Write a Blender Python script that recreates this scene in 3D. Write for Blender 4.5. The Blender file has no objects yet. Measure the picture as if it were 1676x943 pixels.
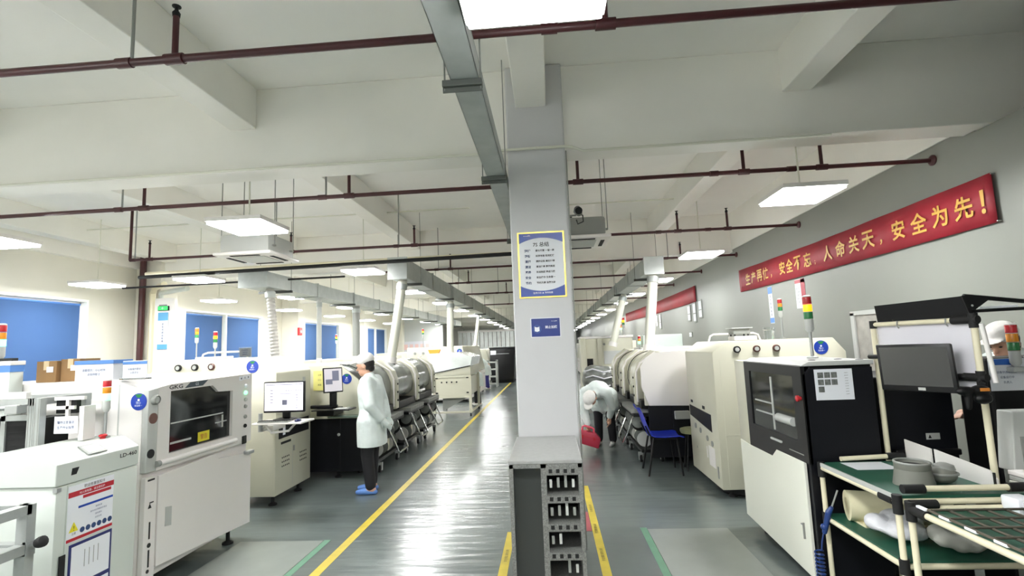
import bpy, bmesh, math, random
from mathutils import Vector, Matrix
random.seed(7)
SC = bpy.context.scene
COL = SC.collection
PI = math.pi

# ------------------------------------------------------------------ camera
F = 834.08; YAW, PITCH, ROLL = math.radians(-3.96423), math.radians(6.47658), math.radians(-2.2365)
cy, sy, cp, sp = math.cos(YAW), math.sin(YAW), math.cos(PITCH), math.sin(PITCH)
fw = Vector((sy*cp, cy*cp, sp)); rt = Vector((cy, -sy, 0)); up = rt.cross(fw)
r2 = math.cos(ROLL)*rt + math.sin(ROLL)*up; u2 = -math.sin(ROLL)*rt + math.cos(ROLL)*up
cam = bpy.data.objects.new('camera', bpy.data.cameras.new('camera')); COL.objects.link(cam)
M = Matrix((r2, u2, -fw)).transposed().to_4x4(); M.translation = Vector((0, 0, 1.6))
cam.matrix_world = M
cam.data.sensor_width = 36; cam.data.lens = F/1676*36; cam.data.clip_start = .05; cam.data.clip_end = 300
SC.camera = cam

# ------------------------------------------------------------------ light
LAMP = 80.0           # strength of the ceiling light panels
SC.view_settings.view_transform = 'Standard'; SC.view_settings.look = 'None'
SC.view_settings.gamma = 1; SC.view_settings.exposure = 0.0
SC.view_settings.use_curve_mapping = False
SC.cycles.max_bounces = 20; SC.cycles.diffuse_bounces = 14; SC.cycles.glossy_bounces = 6; SC.cycles.sample_clamp_indirect = 12; SC.cycles.sample_clamp_direct = 24
SC.cycles.caustics_reflective = False; SC.cycles.caustics_refractive = False; SC.cycles.blur_glossy = 1.0
w = bpy.data.worlds.new('sky'); SC.world = w; w.use_nodes = True
w.node_tree.nodes['Background'].inputs[0].default_value = (.85, .93, 1, 1)
w.node_tree.nodes['Background'].inputs[1].default_value = 3

# ------------------------------------------------------------------ materials
def lin(h):
    h = h.lstrip('#'); o = []
    for i in (0, 2, 4):
        c = int(h[i:i+2], 16)/255
        o.append(c/12.92 if c <= .04045 else ((c+.055)/1.055)**2.4)
    return (*o, 1)
MATS = {}
def mat(name, col, rough=.5, metal=0, emit=0, noise=0, scale=8, spec=.5, alpha=1, trans=0, bump=0, coat=0):
    if name in MATS: return MATS[name]
    m = bpy.data.materials.new(name); m.use_nodes = True; nt = m.node_tree
    b = nt.nodes['Principled BSDF']; c = lin(col)
    b.inputs['Base Color'].default_value = c; b.inputs['Roughness'].default_value = rough
    b.inputs['Metallic'].default_value = metal; b.inputs['Specular IOR Level'].default_value = spec
    b.inputs['Alpha'].default_value = alpha; b.inputs['Transmission Weight'].default_value = trans
    b.inputs['Coat Weight'].default_value = coat
    if emit:
        b.inputs['Emission Color'].default_value = c; b.inputs['Emission Strength'].default_value = emit
    if noise or bump:
        tc = nt.nodes.new('ShaderNodeTexCoord'); n = nt.nodes.new('ShaderNodeTexNoise')
        n.inputs['Scale'].default_value = scale; n.inputs['Detail'].default_value = 5
        nt.links.new(tc.outputs['Object'], n.inputs['Vector'])
        if noise:
            r = nt.nodes.new('ShaderNodeValToRGB')
            r.color_ramp.elements[0].position = .3; r.color_ramp.elements[1].position = .7
            r.color_ramp.elements[0].color = (*[x*(1-noise) for x in c[:3]], 1)
            r.color_ramp.elements[1].color = (*[min(1, x*(1+noise*.6)) for x in c[:3]], 1)
            nt.links.new(n.outputs['Fac'], r.inputs['Fac']); nt.links.new(r.outputs['Color'], b.inputs['Base Color'])
        if bump:
            bp = nt.nodes.new('ShaderNodeBump'); bp.inputs['Strength'].default_value = bump
            bp.inputs['Distance'].default_value = .02
            nt.links.new(n.outputs['Fac'], bp.inputs['Height']); nt.links.new(bp.outputs['Normal'], b.inputs['Normal'])
    MATS[name] = m; return m
M_WALL_DIM = mat('wall paint', '#7e807a', .5, noise=.03, scale=1.5)  # right wall darkened, its weaker light is put into the colour
M_WALL_LIT = mat('left wall paint', '#d6d3c8', .5, noise=.03, scale=1.5)  # same paint lightened, bounce light on the left wall put into the colour
M_CEIL = mat('ceiling paint', '#f4f2ee', .6, noise=.04, scale=1.2)
M_BEAM = mat('beam paint', '#eeece6', .6, noise=.05, scale=1.2)
M_PILLAR = mat('pillar paint', '#c6c6c8', .5, noise=.03, scale=3)
M_CREAM = mat('cream enamel', '#c6c4b2', .35, noise=.02, scale=2)
M_WHITE = mat('white enamel', '#e6e2df', .35, noise=.02, scale=2)
M_MINT = mat('pale grey enamel', '#c6ccc6', .4, noise=.02, scale=2)
M_GREY = mat('grey plastic', '#8b8d89', .5)
M_LGREY = mat('light grey plastic', '#b9bbb8', .45)
M_BLACK = mat('black enamel', '#0c0c0e', .4, spec=.35)
M_NAVY = mat('dark blue black enamel', '#0d0e14', .45, noise=.06, scale=3, spec=.3)
M_RUB = mat('black rubber', '#0d0d0e', .7)
M_DARK = mat('dark interior', '#0b0b0b', .8)
M_ALU = mat('brushed aluminium', '#a9adab', .4, .4, noise=.06, scale=20)
M_GALV = mat('galvanized steel', '#aeb3b1', .5, .15, noise=.12, scale=6)
M_STEEL = mat('steel', '#a9acab', .35, .5)
M_CHROME = mat('chrome', '#dcdddc', .12, 1)
M_RED = mat('dark red pipe paint', '#3f1418', .4, noise=.1, scale=12)
M_PIPEW = mat('white plastic pipe', '#dcdccf', .4)
M_IVORY = mat('ivory coated pipe', '#e4dcc0', .35, noise=.03, scale=10)
M_GREEN = mat('green rubber mat', '#1d5341', .5, noise=.08, scale=10)
M_GLASS = mat('dark tinted glass', '#1c1e1f', .06, spec=.8, noise=.3, scale=4)
M_CLEAR = mat('clear pane', '#eef4f2', .03, trans=.95)
M_SMOKE = mat('smoked plastic hood', '#7d817d', .12, spec=.7, noise=.25, scale=5)
M_WOODBOX = mat('brown cardboard', '#8d6d47', .8, noise=.1, scale=8)
M_PAPER = mat('white paper', '#e2e4ea', .8)
M_BLUE = mat('sticker blue', '#1d3c9e', .4)
M_LBLUE = mat('label blue', '#4f80c4', .5)
M_PBLUE = mat('poster blue', '#0d3d9c', .35, noise=.2, scale=3)
M_TXTW = mat('white lettering', '#f2f4fb', .5)
M_TXTK = mat('black lettering', '#1a1a1c', .5)
M_TXTB = mat('blue lettering', '#28416f', .5)
M_TXTR = mat('red print', '#b3202e', .5)
M_GOLD = mat('gold lettering', '#c79a3f', .5)
M_BAN = mat('red banner cloth', '#8e1426', .6, noise=.12, scale=3, bump=.15)
M_YEL = mat('yellow tape', '#c9b43c', .45, noise=.12, scale=9)
M_WARN = mat('warning yellow', '#e0d42a', .5)
M_LAMPP = mat('lit light panel', '#fefffe', .5, emit=LAMP)
M_SCREEN = mat('lit monitor screen', '#e6e2ee', .3, emit=.9)
M_SCRD = mat('screen graphics', '#6b6d80', .4, emit=.15)
M_SCROFF = mat('switched off screen', '#1d2126', .1, spec=.7)
M_LR = mat('red lens', '#b5262c', .25); M_LA = mat('amber lens', '#d98a24', .25); M_LG = mat('green lens', '#2d7a45', .25)
M_LGON = mat('lit green lens', '#7dffa6', .3, emit=3); M_LAON = mat('lit amber lens', '#ffa818', .3, emit=1.6)
M_LROFF = mat('lit red lens', '#ff5a20', .3, emit=1.2)
M_SKIN = mat('skin', '#c79a82', .5); M_HAIR = mat('dark hair', '#17120f', .6)
M_COAT = mat('white cleanroom coat', '#dbe4e2', .8, noise=.05, scale=14, bump=.5)
M_CAP = mat('white cloth cap', '#e2dfdc', .85, noise=.04, scale=20, bump=.3)
M_TROU = mat('black trousers', '#121216', .8)
M_SLIP = mat('blue slipper', '#5d86c9', .6); M_SHOE = mat('white shoe', '#d9d9d6', .5)
M_CHAIR = mat('blue chair plastic', '#1f35b5', .4)
M_TOOL = mat('red toolbox plastic', '#a82c42', .45)
M_FOAM = mat('yellowed foam', '#d9d3b2', .9); M_BAG = mat('crumpled white plastic', '#d5d5db', .35, bump=.6, scale=14)
M_POT = mat('grey plastic pot', '#75766f', .6)
M_CORD = mat('blue air hose', '#1d3a78', .35)
M_STONE = mat('speckled grey cabinet', '#7a7b78', .45, noise=.45, scale=120)
M_STONET = mat('grey cabinet top', '#939492', .3, noise=.08, scale=30)
M_BUND = mat('grey film wrap', '#6d706b', .3, noise=.45, scale=7, bump=.8)

# ------------------------------------------------------------------ mesh helpers
def nb(): return bmesh.new()
def _bev(bm, geom, b, seg=2):
    if b > 0:
        es = [e for e in geom if isinstance(e, bmesh.types.BMEdge)]
        bmesh.ops.bevel(bm, geom=es, offset=b, segments=seg, affect='EDGES', profile=.5)
def box(bm, x0, x1, y0, y1, z0, z1, b=0, seg=2):
    x0, x1 = sorted((x0, x1)); y0, y1 = sorted((y0, y1)); z0, z1 = sorted((z0, z1))
    r = bmesh.ops.create_cube(bm, size=1)
    vs = r['verts']
    for v in vs: v.co = Vector(((x0+x1)/2+v.co.x*(x1-x0), (y0+y1)/2+v.co.y*(y1-y0), (z0+z1)/2+v.co.z*(z1-z0)))
    if b: _bev(bm, list({e for v in vs for e in v.link_edges}), min(b, .45*min(x1-x0, y1-y0, z1-z0)), seg)
    return bm
def prism(bm, pts, axis, a0, a1, b=0):
    """polygon pts in the two other axes (order x,y,z without axis), extruded along axis"""
    def p3(p, a):
        return {'x': (a, p[0], p[1]), 'y': (p[0], a, p[1]), 'z': (p[0], p[1], a)}[axis]
    v0 = [bm.verts.new(p3(p, a0)) for p in pts]; v1 = [bm.verts.new(p3(p, a1)) for p in pts]
    n = len(pts); fs = [bm.faces.new(v0), bm.faces.new(v1[::-1])]
    for i in range(n): fs.append(bm.faces.new((v0[i], v0[(i+1) % n], v1[(i+1) % n], v1[i])))
    bmesh.ops.recalc_face_normals(bm, faces=fs)
    if b: _bev(bm, list({e for f in fs for e in f.edges}), b)
    return bm
def _frame(d):
    d = d.normalized(); a = Vector((0, 0, 1)) if abs(d.z) < .9 else Vector((1, 0, 0))
    u = d.cross(a).normalized(); return u, d.cross(u).normalized()
def tube(bm, pts, r, seg=8, cap=True, closed=False):
    pts = [Vector(p) for p in pts]; n = len(pts)
    rs = r if isinstance(r, (list, tuple)) else [r]*n
    rings = []; u = None
    for i, p in enumerate(pts):
        if closed: d = pts[(i+1) % n]-pts[i-1]
        else: d = pts[min(i+1, n-1)]-pts[max(i-1, 0)]
        if d.length < 1e-9: d = Vector((0, 0, 1))
        d.normalize()
        if u is None: u, v = _frame(d)
        else:
            u = (u-d*u.dot(d))
            if u.length < 1e-6: u, v = _frame(d)
            u.normalize(); v = d.cross(u)
        rings.append([bm.verts.new(p+(u*math.cos(2*PI*k/seg)+v*math.sin(2*PI*k/seg))*rs[i]) for k in range(seg)])
    m = n if closed else n-1
    for i in range(m):
        a, b_ = rings[i], rings[(i+1) % n]
        for k in range(seg): bm.faces.new((a[k], a[(k+1) % seg], b_[(k+1) % seg], b_[k]))
    if cap and not closed: bm.faces.new(rings[0][::-1]); bm.faces.new(rings[-1])
    return bm
def cyl(bm, p0, p1, r, seg=16): return tube(bm, [p0, p1], r, seg)
def lathe(bm, prof, c, axis=(0, 0, 1), seg=24):
    """prof: list of (radius, height) along axis from c"""
    ax = Vector(axis).normalized(); u, v = _frame(ax); c = Vector(c); rings = []
    for r, h in prof:
        rings.append([bm.verts.new(c+ax*h+(u*math.cos(2*PI*k/seg)+v*math.sin(2*PI*k/seg))*max(r, 1e-4)) for k in range(seg)])
    for a, b_ in zip(rings, rings[1:]):
        for k in range(seg): bm.faces.new((a[k], a[(k+1) % seg], b_[(k+1) % seg], b_[k]))
    bm.faces.new(rings[0][::-1]); bm.faces.new(rings[-1])
    bmesh.ops.recalc_face_normals(bm, faces=bm.faces[:]); return bm
def ell(bm, c, r, rot=None, seg=16):
    m = Matrix.Translation(Vector(c)) @ (rot.to_4x4() if rot else Matrix.Identity(4)) @ Matrix.Diagonal((*r, 1))
    bmesh.ops.create_uvsphere(bm, u_segments=seg, v_segments=max(6, seg//2), radius=1, matrix=m); return bm
def limb(bm, pts, rs, seg=12):
    tube(bm, pts, rs, seg)
    for p, r in zip(pts, rs): ell(bm, p, (r, r, r), seg=seg)
    return bm
def quad(bm, a, b_, c, d):
    return bm.faces.new([bm.verts.new(p) for p in (a, b_, c, d)])

OFF = {}
def obj(name, bm, m, parent=None, smooth=False):
    me = bpy.data.meshes.new(name)
    off = OFF[parent.name] if parent else Vector((0, 0, 0))
    if off.length: bmesh.ops.translate(bm, verts=bm.verts[:], vec=-off)
    bm.to_mesh(me); bm.free()
    o = bpy.data.objects.new(name, me); COL.objects.link(o)
    if isinstance(m, (list, tuple)):
        for x in m: me.materials.append(x)
    else: me.materials.append(m)
    if smooth:
        me.polygons.foreach_set('use_smooth', [True]*len(me.polygons))
        if smooth != 2:
            me.set_sharp_from_angle(angle=math.radians(38))
    if parent: o.parent = parent
    OFF[o.name] = off
    return o
def thing(name, label, cat, loc, group=None):
    o = bpy.data.objects.new(name, None); COL.objects.link(o); o.empty_display_size = .1
    o.location = loc; OFF[o.name] = Vector(loc); tag(o, label, cat, group); return o
def tag(o, label, cat, group=None):
    o['label'] = label; o['category'] = cat
    if group: o['group'] = group
    return o
def solo(name, bm, m, label, cat, group=None, smooth=False):
    """a thing that is one mesh: origin moved to its base"""
    xs = [v.co.copy() for v in bm.verts]
    c = Vector((sum(v.x for v in xs)/len(xs), sum(v.y for v in xs)/len(xs), min(v.z for v in xs)))
    bmesh.ops.translate(bm, verts=bm.verts[:], vec=-c)
    o = obj(name, bm, m, None, smooth); o.location = c; OFF[o.name] = c
    return tag(o, label, cat, group)
def struct(name, bm, m, parent=None, smooth=False):
    o = obj(name, bm, m, parent, smooth)
    if not parent: o['kind'] = 'structure'
    return o
def copy_tree(o, delta=(0, 0, 0), parent=None):
    c = o.copy(); COL.objects.link(c)
    if parent: c.parent = parent
    else: c.location = o.location+Vector(delta)
    OFF[c.name] = (OFF.get(o.name, Vector((0, 0, 0)))+Vector(delta))
    for ch in o.children: copy_tree(ch, delta, c)
    return c
def again(o, delta, label=None, group=None):
    c = copy_tree(o, delta)
    if label: c['label'] = label
    if group: c['group'] = group
    return c
# lettering: facing '+x' (seen from +x), '-x', '-y', '+z' ; loc = centre of the line
FACE = {'+x': ((0, 1, 0), (0, 0, 1)), '-x': ((0, -1, 0), (0, 0, 1)), '-y': ((1, 0, 0), (0, 0, 1)), '+z': ((0, 1, 0), (-1, 0, 0))}
def text_bm(lines, facing, loc, h, wmax=None, ext=.0012, stretch=None, bold=0):
    """lines: str; h: letter height; returns bmesh of real letters laid on a face"""
    cu = bpy.data.curves.new('lettering', 'FONT'); cu.body = lines; cu.size = 1; cu.align_x = 'CENTER'; cu.align_y = 'CENTER'
    cu.resolution_u = 2; cu.offset = bold
    to = bpy.data.objects.new('lettering', cu); COL.objects.link(to)
    dg = bpy.context.evaluated_depsgraph_get(); me = bpy.data.meshes.new_from_object(to.evaluated_get(dg))
    bpy.data.objects.remove(to); bpy.data.curves.remove(cu)
    bm = nb(); bm.from_mesh(me); bpy.data.meshes.remove(me)
    if not bm.verts: return bm
    xs = [v.co.x for v in bm.verts]; ys = [v.co.y for v in bm.verts]
    s = h/(max(ys)-min(ys)); wd = (max(xs)-min(xs))*s; sx = s
    if stretch: sx = s*stretch/wd
    elif wmax and wd > wmax: sx = s*wmax/wd
    cx, cy_ = (max(xs)+min(xs))/2, (max(ys)+min(ys))/2
    if isinstance(facing, str): a, b_ = FACE[facing]
    else: a, b_ = facing
    a, b_ = Vector(a), Vector(b_); n = a.cross(b_); L = Vector(loc)
    for v in bm.verts: v.co = L+a*((v.co.x-cx)*sx)+b_*((v.co.y-cy_)*s)+n*ext
    return bm
def merge(*bms):
    r = bms[0]
    for b in bms[1:]:
        me = bpy.data.meshes.new('t'); b.to_mesh(me); b.free(); r.from_mesh(me); bpy.data.meshes.remove(me)
    return r
def plate(bm, facing, c, w_, h_, t=.002, b=0):
    a, b_ = (Vector(q) for q in (FACE[facing] if isinstance(facing, str) else facing)); n = a.cross(b_); c = Vector(c)
    vs = [c+a*(sx*w_/2)+b_*(sz*h_/2)+n*k for k in (0, t) for sx, sz in ((-1, -1), (1, -1), (1, 1), (-1, 1))]
    v = [bm.verts.new(p) for p in vs]
    fs = [bm.faces.new([v[i] for i in q]) for q in ((3, 2, 1, 0), (4, 5, 6, 7), (0, 1, 5, 4), (1, 2, 6, 5), (2, 3, 7, 6), (3, 0, 4, 7))]
    if b: _bev(bm, list({e for f in fs for e in f.edges}), b)
    return bm
def disc(bm, facing, c, r, t=.004, seg=28):
    a, b_ = (Vector(q) for q in FACE[facing]); n = a.cross(b_)
    return cyl(bm, Vector(c), Vector(c)+n*t, r, seg)
def FC(facing, c, u, v, n=0):
    a, b_ = (Vector(q) for q in (FACE[facing] if isinstance(facing, str) else facing)); return Vector(c)+a*u+b_*v+a.cross(b_)*n
def remesh(bm, voxel, smooth=4):
    me = bpy.data.meshes.new('t'); bm.to_mesh(me); bm.free()
    o = bpy.data.objects.new('t', me); COL.objects.link(o)
    r = o.modifiers.new('r', 'REMESH'); r.mode = 'VOXEL'; r.voxel_size = voxel
    s = o.modifiers.new('s', 'SMOOTH'); s.factor = .5; s.iterations = smooth
    dg = bpy.context.evaluated_depsgraph_get(); m2 = bpy.data.meshes.new_from_object(o.evaluated_get(dg))
    bpy.data.objects.remove(o); out = nb(); out.from_mesh(m2); bpy.data.meshes.remove(m2); bpy.data.meshes.remove(me)
    return out
ORD = ['first', 'second', 'third', 'fourth', 'fifth', 'sixth', 'seventh', 'eighth', 'ninth', 'tenth', 'eleventh', 'twelfth', 'thirteenth', 'fourteenth']

# ------------------------------------------------------------------ the room
XL, XR, YB, YF, ZC = -8.6, 3.65, -4.5, 64.0, 4.02
def floor_mat():
    m = bpy.data.materials.new('grey epoxy floor'); m.use_nodes = True; nt = m.node_tree; b = nt.nodes['Principled BSDF']
    tc = nt.nodes.new('ShaderNodeTexCoord')
    n = nt.nodes.new('ShaderNodeTexNoise'); n.inputs['Scale'].default_value = .9; n.inputs['Detail'].default_value = 6
    r = nt.nodes.new('ShaderNodeValToRGB'); r.color_ramp.elements[0].color = lin('#5a6261'); r.color_ramp.elements[1].color = lin('#6b7472')
    r.color_ramp.elements[0].position = .35; r.color_ramp.elements[1].position = .65
    n2 = nt.nodes.new('ShaderNodeTexNoise'); n2.inputs['Scale'].default_value = 2.2; n2.inputs['Detail'].default_value = 3
    mr = nt.nodes.new('ShaderNodeMapRange'); mr.inputs['To Min'].default_value = .12; mr.inputs['To Max'].default_value = .28
    n3 = nt.nodes.new('ShaderNodeTexNoise'); n3.inputs['Scale'].default_value = 1.6; n3.inputs['Detail'].default_value = 2
    bp = nt.nodes.new('ShaderNodeBump'); bp.inputs['Strength'].default_value = .2; bp.inputs['Distance'].default_value = .045
    mp = nt.nodes.new('ShaderNodeMapping'); mp.inputs['Scale'].default_value = (.9, 5, 1)
    nt.links.new(tc.outputs['Object'], mp.inputs['Vector'])
    for q in (n, n2): nt.links.new(tc.outputs['Object'], q.inputs['Vector'])
    nt.links.new(mp.outputs['Vector'], n3.inputs['Vector'])
    nt.links.new(n.outputs['Fac'], r.inputs['Fac']); nt.links.new(r.outputs['Color'], b.inputs['Base Color'])
    nt.links.new(n2.outputs['Fac'], mr.inputs['Value']); nt.links.new(mr.outputs['Result'], b.inputs['Roughness'])
    nt.links.new(n3.outputs['Fac'], bp.inputs['Height']); nt.links.new(bp.outputs['Normal'], b.inputs['Normal'])
    b.inputs['Specular IOR Level'].default_value = .8; b.inputs['Coat Weight'].default_value = .3; b.inputs['Coat Roughness'].default_value = .3
    return m
struct('floor', box(nb(), XL-.3, XR+2.9, YB-.3, YF+.3, -.15, 0), floor_mat())
struct('ceiling', box(nb(), XL-.3, XR+2.9, YB-.3, YF+.3, ZC, ZC+.2), M_CEIL)
struct('wall_right', box(box(nb(), XR, XR+.2, 4.4, YF, 0, ZC), XR, XR+.2, YB, 4.4, 0, 3.24), M_WALL_DIM)
struct('wall_outer', box(box(nb(), 6.3, 6.5, YB, 4.6, 0, ZC), XR+.2, 6.3, 4.5, 4.7, 0, ZC), M_WALL_LIT)
WIN = [(4.9, 8.9, 6.9), (11.5, 14.75, 13.05), (17.0, 20.4, 18.6), (23.4, 26.5, 24.9)]
WZ0, WZ1 = .95, 2.73
bm = nb(); ys = YB
for a, b_, _ in WIN:
    box(bm, XL-.2, XL, ys, a, 0, ZC); box(bm, XL-.2, XL, a, b_, 0, WZ0); box(bm, XL-.2, XL, a, b_, WZ1, ZC); ys = b_
box(bm, XL-.2, XL, ys, YF, 0, ZC)
struct('wall_left', bm, M_WALL_LIT)
struct('wall_back', box(nb(), XL-.2, XR+.2, YF, YF+.2, 0, ZC), M_WALL_DIM)
struct('wall_front', box(nb(), XL-.2, 6.5, YB-.2, YB, 0, ZC), M_WALL_DIM)
struct('wall_partition', box(nb(), XL, -5.9, 28.0, 28.2, 0, ZC), mat('partition paint', '#b9bdbd', .5))
M_BLIND = bpy.data.materials.new('blue roller blind cloth'); M_BLIND.use_nodes = True
nt = M_BLIND.node_tree; bs = nt.nodes['Principled BSDF']; bs.inputs['Base Color'].default_value = lin('#46699c'); bs.inputs['Roughness'].default_value = .8
tr = nt.nodes.new('ShaderNodeBsdfTranslucent'); tr.inputs['Color'].default_value = lin('#4470ab')
mx = nt.nodes.new('ShaderNodeMixShader'); mx.inputs[0].default_value = .28
nt.links.new(bs.outputs[0], mx.inputs[1]); nt.links.new(tr.outputs[0], mx.inputs[2]); nt.links.new(mx.outputs[0], nt.nodes['Material Output'].inputs[0])
WN = ['nearest the camera', 'second from camera', 'third from camera', 'farthest away']
for i, (a, b_, mid) in enumerate(WIN):
    bm = nb(); x0, x1 = XL-.16, XL-.1
    for y0, y1 in ((a, a+.05), (mid-.03, mid+.03), (b_-.05, b_)): box(bm, x0, x1, y0, y1, WZ0, WZ1)
    for z0, z1 in ((WZ0, WZ0+.05), (WZ1-.05, WZ1)): box(bm, x0, x1, a, b_, z0, z1)
    wobj = struct(f'window_{i+1}', bm, M_WHITE)
    bm = nb()
    for y0, y1 in ((a-.035, a+.012), (b_-.012, b_+.035)): box(bm, XL-.1, XL+.015, y0, y1, WZ0-.035, WZ1+.035, .003)
    for z0, z1 in ((WZ0-.035, WZ0+.012), (WZ1-.012, WZ1+.035)): box(bm, XL-.1, XL+.016, a-.036, b_+.036, z0, z1, .003)
    box(bm, XL-.1, XL+.012, mid-.03, mid+.03, WZ0, WZ1, .003)
    struct('window_lining', bm, mat('bright window trim', '#f4f6f0', .4), wobj)  # white lining added to stand in for daylight glow around the blinds
    struct('pane', box(nb(), XL-.135, XL-.125, a+.03, b_-.03, WZ0+.03, WZ1-.03), M_CLEAR, wobj)
    for j, (p, q) in enumerate(((a+.055, mid-.06), (mid+.06, b_-.055))):
        t = thing('roller_blind', f"blue roller blind on {'near' if j == 0 else 'far'} half of left wall window {WN[i]}", 'blind', (XL-.08, (p+q)/2, WZ0))
        obj('blind_cloth', box(nb(), XL-.082, XL-.078, p, q, WZ0+.02, WZ1-.07), M_BLIND, t)
        obj('roller', cyl(nb(), (XL-.08, p, WZ1-.06), (XL-.08, q, WZ1-.06), .018), M_LBLUE, t, True)
        obj('hem_bar', cyl(nb(), (XL-.08, p, WZ0+.025), (XL-.08, q, WZ0+.025), .012, 8), M_WHITE, t, True)
# beams
BY = [4.25+5.87*k for k in range(-1, 10)]
k = 0
for i, y in enumerate(BY):
    k += 1
    struct(f'trim_{k}', box(nb(), XL, XR if y > 5 else 6.3, y, y+.27, 3.25, ZC, .008), M_BEAM)
    bm = nb()
    y0 = y+.27; y1 = BY[i+1] if i+1 < len(BY) else YF
    for x0, x1 in ((-8.05, -7.8), (-5.42, -5.17), (-2.8, -2.56), (-.2, .06), (2.05, 2.29)): box(bm, x0, x1, y0, y1, 3.64, ZC, .008)
    k += 1; struct(f'trim_{k}', bm, M_BEAM)
    if y0 > 4: k += 1; struct(f'trim_{k}', box(nb(), XR-.02, XR, y0, y1, 3.3, ZC), M_BEAM)
    k += 1; struct(f'trim_{k}', box(nb(), XL, XL+.12, y0, y1, 3.5, ZC), M_BEAM)
struct('pillar', box(nb(), -.285, .205, 4.2, 4.68, 0, ZC, .012), M_PILLAR)
for i, y in enumerate(BY[2:7]):
    struct(f'pillar_{i+2}', box(nb(), XL, XL+.55, y-.1, y+.4, 0, ZC, .01), M_WALL_LIT)

# floor markings
def strip(bm, x0, x1, y0, y1): return box(bm, x0, x1, y0, y1, 0, .0022)
solo('floor_tape', strip(nb(), -1.82, -1.745, 1.5, 40), M_YEL, 'long yellow line taped along the left side of the main aisle', 'floor tape')
t = solo('floor_tape', strip(nb(), .29, .355, 1.5, 6.0), M_YEL, 'yellow printed tape on the floor just right of the pillar', 'floor tape')
t2 = solo('floor_tape', strip(nb(), -.44, -.375, 1.5, 4.6), M_YEL, 'short yellow printed tape on the floor left of the grey cabinet', 'floor tape')
for tt, x in ((t, .322), (t2, -.407)):
    bms = [text_bm('安全通道 请勿占用', ((0, 1, 0), (-1, 0, 0)), (x, 1.9+k*.55, .0024), .026, .42) for k in range(7 if x > 0 else 5)]
    obj('lettering', merge(*bms), M_TXTK, tt)
M_GTAPE = mat('green floor tape', '#5c8a70', .45, noise=.08)
solo('floor_tape', strip(nb(), .70, .755, 1.8, 4.66), M_GTAPE, 'green tape on the floor edging the pale mat in the right aisle', 'floor tape')
solo('floor_tape', strip(nb(), -2.01, -1.955, 1.6, 4.47), M_GTAPE, 'green tape on the floor beside the large grey printer, left of yellow line', 'floor tape')
solo('floor_tape', strip(nb(), .212, .285, 4.6, 5.1), mat('faded red tape', '#9c4a50', .5), 'short red tape patch on the floor right of the pillar', 'floor tape')
M_MAT = mat('pale floor mat', '#8f9490', .22, noise=.06, scale=3)
solo('floor_mat', box(nb(), .757, 1.42, 1.8, 4.62, 0, .004), M_MAT, 'pale grey floor mat in front of the black and white printer', 'mat')
solo('floor_mat', box(nb(), -2.75, -2.012, 1.6, 4.45, 0, .004), M_MAT, 'pale grey floor mat in front of the large grey printer', 'mat')

# ------------------------------------------------------------------ ceiling lights
def lightpanel(x, y, label, group, ztop=ZC):
    t = thing('light_panel', label, 'ceiling light', (x, y, 2.9), group); h = .265
    bm = nb()
    for x0, x1, y0, y1 in ((-h-.012, -h, -h-.012, h+.012), (h, h+.012, -h-.012, h+.012), (-h, h, -h-.012, -h), (-h, h, h, h+.012)):
        box(bm, x+x0, x+x1, y+y0, y+y1, 2.895, 2.935)
    box(bm, x-h, x+h, y-h, y+h, 2.93, 2.936)
    obj('frame', bm, M_WHITE, t)
    obj('diffuser', box(nb(), x-h, x+h, y-h, y+h, 2.868, 2.906, .006), M_LAMPP, t)  # lens shape dropped below the frame, added to throw light onto the ceiling
    bm = nb(); cyl(bm, (x, y, 2.93), (x, y, ztop), .008, 8); lathe(bm, [(.03, 0), (.03, .02), (.01, .05)], (x, y, 2.93), seg=12)
    obj('hanging_rod', bm, M_PIPEW, t, True)
    return t
rows = [(-7.55, 'leftmost row by the windows', 8), (-5.75, 'second row from the windows', 9), (-2.96, 'row above the left machines', 13),
        (0.0, 'row along the pillar', 1), (2.4, 'row above the right machines', 13)]
proto = None
YS = [1.64+3.18*k for k in range(15)]
for x, nm, n in rows:
    for k in range(n):
        if x == 2.4: k += 1
        y = YS[k]; lab = f'lit square ceiling panel, {ORD[k if x != 2.4 else k-1]} from camera in {nm}'
        if proto is None: proto = lightpanel(x, y, lab, 'ceiling light panels'); p0 = (x, y)
        else: again(proto, (x-p0[0], y-p0[1], 0), lab)
for q, x in enumerate((-7.55, -5.75, -2.96, 0)):  # unseen panels added behind the camera for more bounce light
    for yy, nm in ((-1.5, 'just'), (-3.4, 'farther')): again(proto, (x-p0[0], yy-p0[1], 0), f'lit square ceiling panel {nm} behind the camera at {["outer left", "far left", "left", "middle", "right"][q]}')
for k in range(15, 19):
    for x, nm in ((-2.96, 'left'), (2.4, 'right')):
        again(proto, (x-p0[0], 1.64+3.18*k-p0[1], 0), f'tiny lit ceiling panel deep in the hall, {ORD[k-15]} of last four, {nm} row')

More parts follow.
